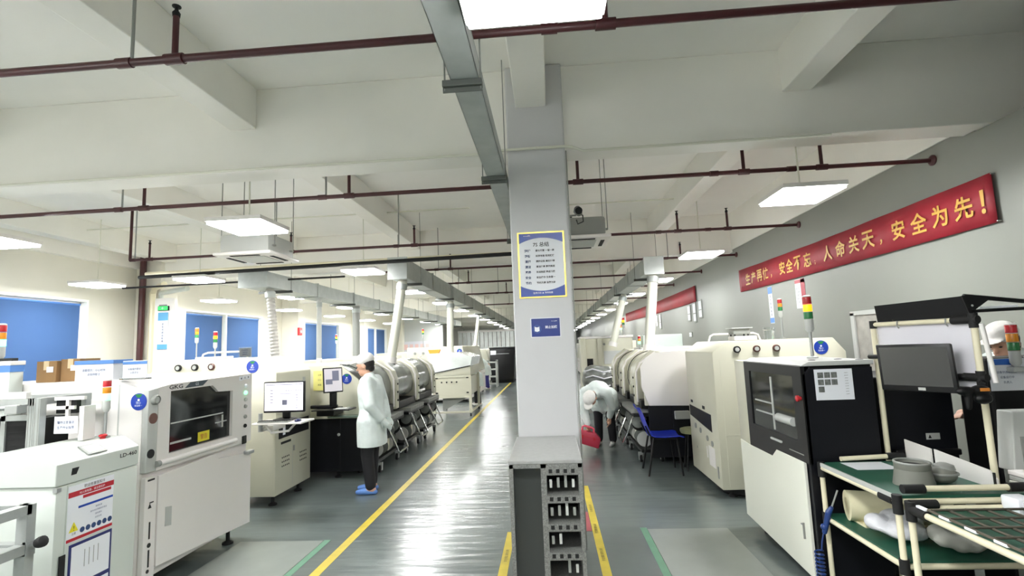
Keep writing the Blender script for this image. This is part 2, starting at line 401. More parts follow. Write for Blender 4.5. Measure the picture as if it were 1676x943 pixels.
# ------------------------------------------------------------------ sprinkler pipes
PIPES = [(2.4, -5.5, 'nearest the camera'), (4.88, -8.4, 'second from the camera'), (7.46, -6.52, 'third from the camera'), (9.93, -3.6, 'fourth from the camera'), (12.2, -3.6, 'fifth from the camera'), (14.9, -3.4, 'sixth from the camera'), (19, -3.4, 'seventh from the camera')]
RIS = {0: [-1.9, .35, 2.65, -4.2], 1: [-4.14, -1.95, .35, 1.93, 2.65], 2: [-6.2, -3.9, -1.97, .4, 1.94, 2.65], 3: [-1.9, .4, 2.6], 4: [-1.9, .4, 2.6], 5: [-1.2, .5, 2.6], 6: [-1.2, .5]}
for i, (y, x0, nm) in enumerate(PIPES):
    z = 3.17
    t = thing('sprinkler_pipe', f'dark red sprinkler pipe across the ceiling, {nm}', 'pipe', (0, y, z))
    xe = XR if i else 6.3
    bm = tube(nb(), [(x0, y, z), (xe-.012, y, z)], .021, 12)
    for x in RIS[i]:
        cyl(bm, (x-.05, y, z), (x+.05, y, z), .029, 12); cyl(bm, (x-.32, y, z), (x-.24, y, z), .027, 12)
    obj('main_pipe', bm, M_RED, t, True)
    obj('wall_flange', lathe(nb(), [(.05, 0), (.05, .012), (.03, .03)], (xe-.001, y, z), (-1, 0, 0), 16), M_RED, t, True)
    if i == 2: obj('riser', tube(nb(), [(x0, y, z), (x0, y, ZC)], .021, 12), M_RED, t, True)
    for x in RIS[i]:
        r = obj('riser', cyl(nb(), (x, y, z), (x, y, z+.24), .016, 10), M_RED, t, True)
        obj('sprinkler_head', lathe(nb(), [(.018, 0), (.02, .02), (.01, .035), (.008, .05), (.022, .055), (.022, .06)], (x, y, z+.24), seg=12), M_DARK, r, True)
    for x in [q-.24 for q in RIS[i]][:3]:
        obj('hanger_rod', cyl(nb(), (x, y, z), (x, y, ZC), .009, 6), M_GREY, t, True)

# ------------------------------------------------------------------ cable tray left of the pillar
t = thing('cable_tray', 'galvanized cable tray running along the ceiling beside the pillar', 'cable tray', (-.37, 4, 3.0))
bm = nb(); box(bm, -.455, -.305, -4.4, 30, 3.0, 3.003); box(bm, -.455, -.452, -4.4, 30, 3.0, 3.1); box(bm, -.308, -.305, -4.4, 30, 3.0, 3.1); box(bm, -.457, -.303, -4.4, 30, 3.1, 3.103)
obj('tray', bm, M_GALV, t)
for y in (-.5, 2.53, 4.08, 6.6, 9.2):
    bm = nb(); box(bm, -.5, -.29, y-.025, y+.025, 2.965, 3.0, .003); box(bm, -.5, -.29, y-.004, y+.004, 2.94, 2.966)
    b_ = obj('trapeze_bracket', bm, mat('weathered steel', '#5d615d', .5, .5), t)
    bm = nb()
    for x in (-.49, -.298): cyl(bm, (x, y, 2.95), (x, y, ZC-.001), .005, 6)
    obj('threaded_rod', bm, M_GREY, b_)
# conduits
def conduit(pts, label, r=.012, m=M_PIPEW): return solo('conduit', tube(nb(), pts, r, 8), m, label, 'conduit', smooth=True)
conduit([(XL+.3, 4.235, 3.262), (-.5, 4.235, 3.262), (-.32, 4.18, 3.262), (.22, 4.18, 3.262), (.26, 4.2, 3.262), (.36, 4.235, 3.235), (2.4, 4.235, 3.235)], 'white conduit along the lower edge of the nearest beam, bending around the pillar')
conduit([(-8, 8.0, 3.85), (-1.2, 8.0, 3.85)], 'white conduit across the ceiling above the left light panels')
conduit([(.3, 7.98, 3.8), (2.4, 7.98, 3.8)], 'white conduit across the ceiling right of the pillar')
conduit([(.212, 4.2, 3.23), (.212, 4.2, 3.1), (.212, 4.2, 0)], 'thin grey conduit running down the right edge of the pillar', .006, M_GREY)
conduit([(-6.9, 8.1, 3.0), (-.5, 7.35, 2.94), (.2, 7.3, 2.94)], 'thick black insulated pipe sloping across behind the left air conditioner', .03, M_RUB)
conduit([(-7.2, 8.6, 3.14), (-3, 8.5, 3.15), (-.5, 8.45, 3.15)], 'cream lagged pipe behind the left air conditioner', .035, M_IVORY)
conduit([(-7.9, 8.9, 2.95), (-3.6, 8.8, 2.95)], 'thin black pipe in the pipe bundle at left', .018, M_RUB)
# vertical pipes on the left column
conduit([(-8.35, 9.9, 0), (-8.35, 9.9, 3.9)], 'dark red vertical riser pipe at the left wall column', .06, M_RED)
conduit([(-8.12, 9.9, 0), (-8.12, 9.9, 2.95), (-8.0, 9.8, 3.05), (-7.4, 9.3, 3.05)], 'cream vertical pipe beside the red riser', .055, M_IVORY)
conduit([(-7.94, 9.9, 0), (-7.94, 9.9, 2.8), (-7.86, 9.8, 2.95), (-7.0, 9.4, 2.96)], 'pale green cream vertical pipe on the left column', .05, M_MINT)

# air conditioners
def cassette(x, y, label, k=.74):
    t = thing('air_conditioner', label, 'air conditioner', (x, y, 2.78))
    obj('body', box(nb(), x-.41*k, x+.41*k, y-.41*k, y+.41*k, 2.83, 3.05, .03), M_LGREY if x < 0 else M_GREY, t, True)
    bm = box(nb(), x-.48*k, x+.48*k, y-.48*k, y+.48*k, 2.79, 2.83, .015)
    p = obj('panel', bm, M_WHITE, t, True)
    for a in range(4):
        c, s_ = math.cos(a*PI/2), math.sin(a*PI/2)
        pts = [(x+k*(c*.40-s_*q-c*d), y+k*(s_*.40+c*q-s_*d)) for q, d in ((-.24, 0), (.24, 0), (.24, .06), (-.24, .06))]
        obj('air_slot', prism(nb(), pts, 'z', 2.784, 2.792), M_DARK, p)
    obj('grille', box(nb(), x-.27*k, x+.27*k, y-.27*k, y+.27*k, 2.782, 2.79, .005), M_LGREY, p)
    for a, b_ in ((-.45, -.3), (.45, -.3), (.45, .3), (-.45, .3)):
        obj('hanging_rod', cyl(nb(), (x+a*k, y+b_*k, 2.9), (x+a*k, y+b_*k, ZC), .006, 6), M_GREY, t)
    for a in (-.2, .2): obj('mounting_bracket', box(nb(), x-.45*k, x+.45*k, y+a-.02, y+a+.02, 2.9, 2.92), M_GREY, t)
    return t
cassette(-3.56, 6.0, 'grey ceiling cassette air conditioner with white panel above the left machines')
cassette(.40, 6.1, 'grey ceiling cassette air conditioner with white panel peeking out right of the pillar')

# exhaust ducts
def duct(x0, x1, y0, y1, z0, z1, label, flaps=True):
    t = thing('exhaust_duct', label, 'duct', ((x0+x1)/2, y0, z0))
    obj('duct_body', box(nb(), x0, x1, y0, y1, z0, z1), M_GALV, t)
    bm = nb(); y = y0
    while y < y1:
        bm = nb(); box(bm, x0-.02, x1+.02, y-.012, y+.02, z0-.02, z1+.02); y += 1.9; obj('flange', bm, M_GALV, t)
    y = y0+.7
    while y < y1:
        bm = nb(); box(bm, x0-.08, x1+.08, y, y+.04, z0-.045, z0-.003)
        for x in (x0-.06, x1+.06): cyl(bm, (x, y+.02, z0-.03), (x, y+.02, ZC), .004, 6)
        y += 3
        obj('hanger', bm, mat('dark steel hanger', '#4a4c4a', .5, .5), t)
    return t
duct(-5.12, -4.66, 8.1, 27, 2.75, 3.0, 'long galvanized exhaust duct, leftmost, above the left machines')
duct(-2.54, -2.26, 8.0, 40, 2.76, 3.08, 'galvanized exhaust duct above the row of left placement machines')
duct(1.70, 2.0, 8.85, 40, 2.75, 3.02, 'galvanized exhaust duct above the right machines')
def riser(p0, p1, r, label, m=M_PIPEW, flex=False, collar=True):
    t = thing('exhaust_pipe', label, 'exhaust pipe', p0)
    p0, p1 = Vector(p0), Vector(p1)
    if flex:
        n = 46; pts = [p0.lerp(p1, k/n) for k in range(n+1)]; rs = [r if k % 2 else r*.84 for k in range(n+1)]
        obj('flexible_hose', tube(nb(), pts, rs, 14), m, t, True)
    else: obj('pipe', tube(nb(), [p0, p1], r, 14), m, t, True)
    if collar:
        d = (p1-p0).normalized()
        obj('collar', tube(nb(), [p1-d*.16, p1-d*.06], r*1.18, 14), M_GALV, t, True); obj('base_collar', tube(nb(), [p0, p0+d*.1], r*1.2, 14), M_WHITE, t, True)
    return t
riser((-4.66, 8.45, 1.42), (-4.82, 8.5, 2.75), .075, 'corrugated grey exhaust hose dropping from the leftmost duct', mat('grey corrugated hose', '#a8a6a0', .5), True)
riser((-4.9, 10.6, 1.4), (-4.9, 10.6, 2.75), .05, 'slim grey exhaust pipe dropping from the leftmost duct', M_LGREY)
riser((-4.86, 12.6, 1.4), (-4.86, 12.6, 2.75), .09, 'dark grey exhaust pipe dropping from the far part of leftmost duct', M_GREY)
riser((-2.62, 8.3, 1.40), (-2.40, 8.3, 2.76), .075, 'white exhaust pipe dropping onto the near placement machine', M_PIPEW)
riser((-2.45, 12.5, 1.42), (-2.42, 12.5, 2.76), .085, 'white exhaust pipe dropping onto the conveyor table at left', M_PIPEW)
riser((-2.66, 18.2, 1.66), (-2.5, 18.2, 2.76), .06, 'thin white exhaust pipe far along the left machines', M_PIPEW)
riser((1.66, 8.8, 1.42), (1.86, 9.0, 2.75), .085, 'slanting white exhaust pipe rising to the right duct', M_PIPEW)
riser((1.52, 12.6, 1.5), (1.86, 12.6, 2.75), .085, 'farther slanting white exhaust pipe rising to the right duct', M_PIPEW)

# ------------------------------------------------------------------ shared machine parts
def tower(parent, x, y, z, h, lit, r=.026, name='signal_tower', polelen=None, base=True):
    """stack light: pole + three lenses, lit in 'r','a','g' or '' ; h = height of the pole"""
    bm = cyl(nb(), (x, y, z), (x, y, z+h), r*.38, 10)
    if base: lathe(bm, [(r*1.3, 0), (r*1.3, .008), (r*.6, .016)], (x, y, z), seg=16)
    s = obj(name, bm, M_STEEL, parent, True)
    zz = z+h
    obj('tower_base', lathe(nb(), [(r*.6, 0), (r, .02), (r, r*3.2)], (x, y, zz), seg=18), M_LGREY, s, True); zz += r*3.2
    for c, on, off in (('g', M_LGON, M_LG), ('a', M_LAON, M_LA), ('r', M_LROFF, M_LR)):
        obj({'g': 'green_lens', 'a': 'amber_lens', 'r': 'red_lens'}[c], lathe(nb(), [(r, .003), (r*1.02, .006), (r*1.02, r*1.75), (r, r*1.8)], (x, y, zz), seg=18), on if c in lit else off, s, True)
        zz += r*1.85
    obj('tower_cap', lathe(nb(), [(r, 0), (r, .006), (r*.7, .012)], (x, y, zz), seg=18), M_WHITE, s, True)
    return s
def round_sticker(parent, facing, c, r):
    s = obj('sticker', disc(nb(), facing, c, r, .003), M_BLUE, parent)
    a, b_ = (Vector(q) for q in FACE[facing]); n = a.cross(b_); c = Vector(c)
    bm = nb(); pts = [c+a*(r*.34*dx)+b_*(r*(.62+.24*dz))+n*.004 for dx, dz in ((-1.4, 1), (1.4, 1), (.5, -.6), (-.5, -.6))]
    bm.faces.new([bm.verts.new(p) for p in pts])
    obj('sticker_mark', bm, M_LG, s)
    bm = merge(text_bm('当心', facing, FC(facing, c, 0, -r*.1), r*.3, ext=.005), text_bm('安全第一', facing, FC(facing, c, 0, -r*.45), r*.22, r*1.2, ext=.005))
    disc(bm, facing, FC(facing, c, 0, r*.2, .0035), r*.13, .001)
    obj('lettering', bm, M_TXTW, s)
    return s
def gauge(parent, facing, c, r, m=None, name='gauge'):
    g = obj(name, lathe(nb(), [(r, 0), (r, .02), (r*.82, .028), (r*.78, .018)], c, Vector(FACE[facing][0]).cross(Vector(FACE[facing][1])), 24), m or M_RUB, parent, True)
    obj('dial', disc(nb(), facing, FC(facing, c, 0, 0, .02), r*.62, .004), M_LGREY, g)
    return g
def sheet(parent, facing, c, w_, h_, rows=0, name='paper', m=None):
    s = obj(name, plate(nb(), facing, c, w_, h_, .0015), m or M_PAPER, parent)
    return s
def textlines(parent, facing, c, w_, h_, n, seedtxt, m=None, size=.6, name='lettering'):
    bms = []
    for k in range(n):
        t_ = seedtxt[k % len(seedtxt)]
        bms.append(text_bm(t_, facing, FC(facing, c, 0, h_*(.5-(k+.5)/n)), h_/n*size, w_*.9, ext=.003))
    return obj(name, merge(*bms), m or M_TXTK, parent)
def feet(parent, pts, h, r=.045):
    for x, y in pts:
        obj('foot', lathe(nb(), [(r, 0), (r, .015), (.016, .03), (.016, h)], (x, y, 0), seg=14), M_RUB, parent, True)
def caster(parent, x, y, r=.05, d=(0, 1, 0)):
    b = lathe(nb(), [(r, -.014), (r*1.0, .014)], (x, y, r), (1, 0, 0), 18)
    c = obj('caster', b, M_RUB, parent, True)
    bm = box(nb(), x-.03, x+.03, y-.02, y+.02, r*1.6, r*2+.03); box(bm, x-.026, x-.02, y-.02, y+.02, r*.6, r*2); box(bm, x+.02, x+.026, y-.02, y+.02, r*.6, r*2)
    obj('caster_fork', bm, M_STEEL, c)

# ------------------------------------------------------------------ large grey solder paste printer (left)
PX = -2.75
t = thing('paste_printer', 'large white grey paste printer with wide tinted window at the left aisle', 'machine', (-3.4, 3.95, 0))
bm = prism(nb(), [(-4.2, .13), (-2.79, .13), (-2.79, 1.40), (-3.0, 1.47), (-4.2, 1.47)], 'y', 3.35, 4.57, .012)
obj('body', bm, M_WHITE, t, True)
# front panel frame with window opening
WY0, WY1, WZa, WZb = 3.56, 4.29, .925, 1.345
bm = nb()
prism(bm, [(3.35, .84), (3.44, .84), (3.44, 1.405), (3.35, 1.392)], 'x', PX-.04, PX+.003, .006)
obj('control_strip', bm, M_LGREY, t, True)
bm = nb(); x0, x1 = PX-.04, PX
prism(bm, [(3.445, .84), (WY0, .84), (WY0, 1.42), (3.445, 1.405)], 'x', x0, x1)
prism(bm, [(WY1, .84), (4.57, .84), (4.57, 1.44), (WY1, 1.435)], 'x', x0, x1)
prism(bm, [(WY0, .84), (WY1, .84), (WY1, .93), (WY0, .93)], 'x', x0, x1)
prism(bm, [(WY0, 1.37), (4.02, 1.375), (4.02, 1.43), (WY0, 1.42)], 'x', x0, x1)
prism(bm, [(4.02, 1.375), (4.10, 1.318), (WY1, 1.31), (WY1, 1.435), (4.02, 1.43)], 'x', x0, x1)
hood = obj('front_hood', bm, M_WHITE, t)
obj('window_glass', prism(nb(), [(WY0, .93), (WY1, .93), (WY1, 1.31), (4.10, 1.318), (4.02, 1.375), (WY0, 1.37)], 'x', x0-.02, x0+.015), M_GLASS, t)
bm = nb()
box(bm, PX-.028, PX-.024, 3.6, 4.2, 1.13, 1.14); box(bm, PX-.028, PX-.024, 4.1, 4.25, 1.06, 1.07)
box(bm, PX-.028, PX-.024, 3.6, 3.82, .985, 1.0); box(bm, PX-.028, PX-.022, 4.18, 4.2, 1.02, 1.12)
obj('inner_rail', bm, M_LGREY, t)
obj('warning_label', plate(nb(), '+x', (PX-.024, 3.96, .985), .135, .075, .002), M_WARN, t)
obj('lettering', text_bm('警告', '+x', (PX-.022, 3.96, .985), .04), M_TXTR, t)
bm = tube(nb(), [(PX+.01, 3.46, .885), (PX+.01, 4.33, .885)], .019, 14)
h_ = obj('handle_bar', bm, M_WHITE, t, True); obj('handle_end', cyl(nb(), (PX+.01, 3.43, .885), (PX+.01, 3.462, .885), .021, 14), M_GREY, h_, True)
bm = prism(nb(), [(3.47, .2), (4.57, .13), (4.57, .735), (4.12, .775), (4.06, .822), (3.47, .80)], 'x', PX-.03, PX+.004, .003)
lp = obj('lower_panel', bm, M_WHITE, t)
obj('recessed_handle', prism(nb(), [(3.54, .44), (3.60, .43), (3.60, .56), (3.54, .57)], 'x', PX, PX+.007), M_LGREY, lp)
bm = prism(nb(), [(3.35, .13), (3.455, .13), (3.455, .81), (3.35, .81)], 'x', PX-.03, PX+.004, .003)
ls = obj('left_panel', bm, M_WHITE, t)
bm = nb(); plate(bm, '+x', (PX+.0045, 3.40, .79), .06, .012); plate(bm, '+x', (PX+.0045, 3.41, .64), .035, .008); plate(bm, '+x', (PX+.0045, 3.40, .46), .012, .11); plate(bm, '+x', (PX+.0045, 3.40, .28), .012, .11)
disc(bm, '+x', (PX+.0045, 3.40, .365), .015, .003); disc(bm, '+x', (PX+.0045, 3.395, .2), .012, .003)
prism(bm, [(3.38, .605), (3.41, .605), (3.395, .635)], 'x', PX+.0045, PX+.007)
obj('slots_and_marks', bm, M_TXTK, ls)
gauge(t, '+x', (PX+.003, 3.40, 1.325), .034, M_GREY)
obj('port_cover', disc(nb(), '+x', (PX+.003, 3.395, 1.20), .036, .006), mat('brown disc', '#6a4a42', .5), t)
obj('cable_port', disc(nb(), '+x', (PX+.003, 3.385, .965), .03, .006), M_RUB, t)
obj('lettering', text_bm('GKG', '+x', (PX, 3.61, 1.398), .03, stretch=.14, bold=.02), M_TXTK, t)
bm = prism(nb(), [(3.70, 1.38), (3.90, 1.385), (3.96, 1.425), (3.76, 1.42)], 'x', PX, PX+.003)
nm = obj('model_badge', bm, mat('badge teal grey', '#3d4c55', .4), t)
obj('lettering', text_bm('G5', '+x', (PX+.003, 3.83, 1.403), .022), M_TXTW, nm)
bm = nb()
for q, (yy, zz) in enumerate(((4.40, 1.405), (4.455, 1.41), (4.51, 1.412))): plate(bm, '+x', (PX, yy, zz), .048, .035, .003)
k_ = obj('switch_row', bm, M_TXTW, t)
obj('switch_marks', merge(*[text_bm(c, '+x', (PX+.003, yy, zz), .022) for c, yy, zz in (('◄', 4.40, 1.405), ('A', 4.455, 1.41), ('►', 4.51, 1.412))]), M_TXTK, k_)
for zz, m_, nn in ((1.335, M_TXTW, 'indicator'), (1.275, M_LGON, 'indicator'), (1.215, M_LGREY, 'button'), (1.155, M_GREY, 'button'), (1.065, M_GREY, 'knob'), (.985, M_RUB, 'knob')):
    obj(nn, lathe(nb(), [(.017, 0), (.017, .01), (.012, .016)], (PX, 4.47, zz), (1, 0, 0), 16), m_, t, True)
obj('socket', box(nb(), PX, PX+.012, 4.43, 4.49, .83, .90, .008), M_RUB, t, True)
obj('latch', box(nb(), PX, PX+.05, 4.46, 4.55, .735, .765, .006), M_STEEL, t, True)
round_sticker(t, '-y', (-2.815, 3.349, 1.32), .058)
obj('side_groove', box(nb(), -2.965, -2.955, 3.3485, 3.351, .3, 1.44), M_LGREY, t)
feet(t, [(-2.85, 3.5), (-2.85, 4.42), (-4.1, 3.5), (-4.1, 4.42)], .14)
bm = nb(); box(bm, -4.18, -2.95, 3.42, 4.5, .1, .135)
obj('base_pan', bm, M_DARK, t)
# stuff standing on the printer
def carton(x0, x1, y0, y1, z, h, label):
    t = thing('cardboard_box', label, 'cardboard box', ((x0+x1)/2, (y0+y1)/2, z))
    obj('box_body', box(nb(), x0, x1, y0, y1, z, z+h, .004), M_WOODBOX, t)
    xm = (x0+x1)/2
    bm = nb(); box(bm, x0, xm-.004, y0, y1, z+h, z+h+.004); box(bm, xm+.004, x1, y0, y1, z+h, z+h+.004)
    obj('flap', bm, M_WOODBOX, t)
    obj('tape', box(nb(), xm-.02, xm+.02, y0-.001, y1, z+h*.6, z+h+.006), mat('pale tape', '#c9b48d', .4), t)
    obj('box_label', plate(nb(), '-y', (xm+.03, y0-.0005, z+h*.62), .05, .04), M_PAPER, t)
carton(-3.66, -3.51, 3.42, 3.6, 1.47, .145, 'brown cardboard box at left on top of the large grey printer')
carton(-3.505, -3.36, 3.45, 3.62, 1.47, .155, 'brown cardboard box next to the blue topped white box')
t = thing('document_box', 'white box with blue top edge and printed lines on the large grey printer', 'box', (-3.22, 3.45, 1.47))
obj('box_body', box(nb(), -3.345, -3.06, 3.40, 3.56, 1.47, 1.60, .003), M_PAPER, t)
obj('lid', box(nb(), -3.35, -3.055, 3.395, 3.565, 1.585, 1.612, .003), M_LBLUE, t)
textlines(t, '-y', (-3.2, 3.398, 1.53), .2, .06, 2, ['温馨提示：小心轻放', '请保持整洁'], M_TXTB)
t = thing('document_holder', 'pale card with blue heading standing on the printer behind the signal tower', 'card holder', (-2.88, 3.4, 1.47))
obj('card', box(nb(), -2.98, -2.80, 3.39, 3.396, 1.475, 1.60, .002), M_PAPER, t)
obj('card_heading', plate(nb(), '-y', (-2.89, 3.389, 1.585), .178, .02), M_LBLUE, t)
obj('stand', box(nb(), -2.985, -2.795, 3.37, 3.43, 1.47, 1.48, .002), M_CLEAR, t)
textlines(t, '-y', (-2.89, 3.388, 1.53), .14, .05, 2, ['设备操作要求', '注意安全'], M_TXTB)
solo('plastic_bottle', lathe(nb(), [(.022, 0), (.022, .05), (.01, .06), (.01, .075)], (-3.03, 3.5, 1.47), seg=14), M_MINT, 'small translucent bottle beside the blue topped white box', 'bottle', smooth=True)

# ------------------------------------------------------------------ loader in front (left)
t = thing('board_loader', 'white board loader with slanted top and red headed notice on its front', 'machine', (-2.8, 2.85, 0))
obj('cabinet', box(nb(), -2.97, -2.605, 2.58, 3.105, .03, .955, .006), M_MINT, t, True)
prof = [(-2.975, .958), (-2.60, .958), (-2.60, 1.07), (-2.70, 1.135), (-2.975, 1.135)]
obj('top_cover', prism(nb(), prof, 'y', 2.57, 3.11, .005), M_MINT, t)
obj('front_door', box(nb(), -2.606, -2.598, 2.64, 3.10, .05, .95, .003), M_MINT, t, True)
sl = Vector((.1, 0, -.065)).normalized(); A = (Vector((0, 1, 0)), Vector((-sl.x, 0, -sl.z)))
hm = obj('touch_panel', plate(nb(), A, FC(A, (-2.65, 2.83, 1.1025), 0, 0, .001), .125, .085, .008, .003), M_GREY, t)
obj('panel_screen', plate(nb(), A, FC(A, (-2.65, 2.83, 1.1025), 0, 0, .009), .095, .055, .001), M_TXTW, hm)
obj('emergency_button', lathe(nb(), [(.014, 0), (.014, .01), (.022, .014), (.022, .022), (.012, .028)], (-2.745, 3.0, 1.135), seg=16), M_LR, t, True)
obj('lettering', text_bm('LD-460', '+x', (-2.60, 3.03, 1.035), .024, stretch=.125, bold=.02), M_TXTK, t)
obj('maker_mark', prism(nb(), [(2.655, 1.0), (2.685, 1.0), (2.70, 1.035), (2.66, 1.035)], 'x', -2.60, -2.598), M_RUB, t)
# notice board on the door
cY, X_ = 2.80, -2.598
def yz(u, v): return (X_, cY+u, v)
nt_ = obj('safety_notice', plate(nb(), '+x', (X_, 2.785, .795), .285, .29, .002), M_PAPER, t)
for zz, ww, hh, yy in ((.895, .285, .028, 2.785), (.66, .285, .016, 2.785), (.868, .18, .016, 2.82)): obj('red_band', plate(nb(), '+x', (X_+.002, yy, zz), ww, hh, .001), M_TXTR, nt_)
obj('blue_band', plate(nb(), '+x', (X_+.002, 2.815, .82), .22, .012, .001), M_PBLUE, nt_)
obj('heading', text_bm('职业危害告知卡', '+x', (X_+.002, 2.80, .924), .018, .15), M_TXTK, nt_)
obj('band_lettering', text_bm('对人体有害，请注意防护', '+x', (X_+.003, 2.785, .895), .014, .22), M_TXTW, nt_)
textlines(nt_, '+x', (X_+.002, 2.83, .765), .2, .08, 4, ['健康危害', '操作时应佩戴防护用品', '保持通风', '应急处理'], M_TXTB, .5)
tri = obj('warning_triangle', prism(nb(), [(2.655, .70), (2.71, .70), (2.6825, .75)], 'x', X_+.002, X_+.003), M_WARN, nt_)
obj('triangle_mark', merge(text_bm('!', '+x', (X_+.003, 2.6825, .718), .026), text_bm('注意', '+x', (X_+.003, 2.6825, .69), .012)), M_TXTK, nt_)
bm = nb()
for k in range(6): disc(bm, '+x', (X_+.002, 2.735+.035*k, .695), .0145, .001, 16)
obj('protection_icons', bm, M_TXTB, nt_)
fr = obj('document_frame', plate(nb(), '+x', (X_, 2.795, .42), .265, .43, .004), mat('navy frame', '#1c2263', .4), t)
bm = plate(nb(), '+x', (X_+.004, 2.795, .52), .24, .20, .001); plate(bm, '+x', (X_+.004, 2.795, .305), .24, .185, .001)
obj('paper', bm, M_PAPER, fr)
obj('handwriting', merge(*[plate(nb(), '+x', (X_+.005, 2.755+.028*k, .54), .003, .09, .001) for k in range(4)]), M_GREY, fr)
obj('door_lock', box(nb(), X_-.002, X_+.003, 2.61, 2.645, .44, .6, .002), M_RUB, t)
obj('hinge', box(nb(), -2.62, -2.596, 2.575, 2.60, .93, .95), M_STEEL, t)
feet(t, [(-2.66, 2.64), (-2.66, 3.05), (-2.92, 2.64), (-2.92, 3.05)], .032, .03)
tower(t, -2.77, 3.04, 1.135, .155, 'g', .022)

# ------------------------------------------------------------------ magazine rack loader made of aluminium profile
t = thing('magazine_conveyor', 'aluminium profile magazine conveyor with black magazines at far left', 'machine', (-3.5, 2.95, 0))
bm = nb()
for x, y in ((-3.06, 2.86), (-3.02, 2.86), (-3.06, 3.2), (-4.3, 2.86), (-4.3, 3.2)): box(bm, x-.019, x+.019, y-.02, y+.02, .03, 1.40)
box(bm, -4.3, -3.04, 2.84, 2.88, 1.36, 1.40); box(bm, -4.3, -3.04, 3.18, 3.22, 1.36, 1.40); box(bm, -3.08, -3.02, 2.88, 3.2, 1.36, 1.4); box(bm, -4.3, -3.04, 2.84, 2.88, .4, .44)
obj('frame', bm, M_ALU, t)
bm = nb()
for x in (-3.07, -3.052, -3.03, -3.008): box(bm, x-.0025, x+.0025, 2.839, 2.841, .05, 1.40)
obj('profile_groove', bm, M_GREY, t)
obj('cover_panel', box(nb(), -4.3, -3.1, 2.845, 2.875, 1.40, 1.44, .003), M_WHITE, t)
for x0, x1 in ((-3.53, -3.33), (-3.29, -3.11)):
    bm = nb(); box(bm, x0, x0+.03, 2.88, 2.91, .85, 1.30); box(bm, x1-.01, x1, 2.88, 2.91, .85, 1.30); box(bm, x0, x1, 2.88, 2.91, 1.27, 1.30); box(bm, x0, x1, 2.88, 2.91, .85, .88)
    mg = obj('magazine_frame', bm, M_ALU, t)
    bm = box(nb(), x0+.03, x1-.01, 2.89, 3.15, .88, 1.27)
    for k in range(10): box(bm, x0+.035, x1-.015, 2.886, 2.89, .9+.037*k, .91+.037*k)
    obj('magazine', bm, M_DARK, mg)
bm = tube(nb(), [(-3.6, 2.79, 1.33), (-3.35, 2.79, 1.345), (-3.08, 2.8, 1.36)], .012, 8); box(bm, -3.16, -3.08, 2.78, 2.84, 1.32, 1.37, .004)
obj('pusher', bm, M_STEEL, t)
bm = nb(); box(bm, -2.99, -2.86, 2.93, 2.96, 1.30, 1.38); obj('board_chute', bm, M_DARK, t)
bm = nb(); box(bm, -2.99, -2.80, 2.915, 2.935, 1.38, 1.40); box(bm, -2.99, -2.86, 2.915, 2.93, 1.325, 1.345); box(bm, -2.915, -2.895, 2.915, 2.93, 1.28, 1.38); box(bm, -2.83, -2.80, 2.92, 3.0, 1.14, 1.34)
obj('guide_rail', bm, M_WHITE, t)
hp = obj('hanging_paper', plate(nb(), '-y', (-2.90, 2.91, 1.235), .15, .10, .002), M_PAPER, t)
textlines(hp, '-y', (-2.90, 2.909, 1.235), .12, .06, 2, ['操作注意事项', '生产作业指导'], M_TXTB)
feet(t, [(-3.06, 2.86), (-4.3, 2.86), (-3.06, 3.2), (-4.3, 3.2)], .05, .03)
# control cabinet at the very left
t = thing('control_cabinet', 'pale cabinet with blue top band cut by the left edge of the photo', 'machine', (-3.98, 3.29, 0))
obj('cabinet_body', box(nb(), -4.3, -3.66, 3.24, 3.335, .0, 1.60, .008), M_MINT, t, True)
obj('blue_band', box(nb(), -4.302, -3.658, 3.238, 3.337, 1.555, 1.60), M_LBLUE, t)
obj('top_lid', box(nb(), -4.305, -3.655, 3.235, 3.34, 1.60, 1.63, .004), M_WHITE, t)
obj('lower_slot', box(nb(), -4.1, -3.68, 3.2385, 3.243, 1.385, 1.41), M_DARK, t)
obj('switch_box', box(nb(), -3.78, -3.68, 3.27, 3.31, 1.63, 1.65, .003), M_RUB, t)
tower(t, -3.80, 3.29, 1.63, .015, 'g', .027, base=False)

# aluminium trolley bottom left
t = thing('alu_trolley', 'bare aluminium profile trolley in the bottom left corner', 'trolley', (-2.6, 2.0, 0))
bm = nb()
TX0, TX1, TY0, TY1 = -2.98, -2.345, 1.86, 2.19
for x, y in ((TX1, TY0), (TX1, TY1), (TX0, TY0), (TX0, TY1)): box(bm, x-.025, x+.025, y-.02, y+.02, .1, .985)
for z in (.945, .78, .3):
    for y in (TY0, TY1): box(bm, TX0, TX1, y-.02, y+.02, z, z+.04)
    for x in (TX0, TX1): box(bm, x-.025, x+.025, TY0, TY1, z, z+.04)
obj('frame', bm, M_ALU, t)
obj('shelf', box(nb(), TX0+.02, TX1-.02, TY0+.02, TY1-.02, .80, .808), M_STEEL, t)
bm = cyl(nb(), (-2.335, 2.19, .80), (-2.285, 2.19, .82), .012, 10); box(bm, -2.335, -2.315, 2.17, 2.21, .77, .83)
cl = obj('clamp', bm, M_STEEL, t, True); obj('clamp_knob', lathe(nb(), [(.02, 0), (.024, .012), (.024, .03), (.016, .036)], (-2.285, 2.19, .82), (1, 0, .3), 12), M_RUB, cl, True)
for x, y in ((TX1, TY0), (TX1, TY1), (TX0, TY0), (TX0, TY1)): caster(t, x, y, .045)
t = thing('pressure_gauge', 'round black rimmed pressure gauge standing on the aluminium trolley', 'gauge', (-2.62, 2.19, .985))
obj('gauge_case', lathe(nb(), [(.035, 0), (.035, .02), (.03, .028)], (-2.62, 2.20, 1.022), (.2, -1, .2), 20), M_RUB, t, True)
obj('dial', lathe(nb(), [(.027, .0285), (.027, .03)], (-2.62, 2.20, 1.022), (.2, -1, .2), 20), M_PAPER, t)
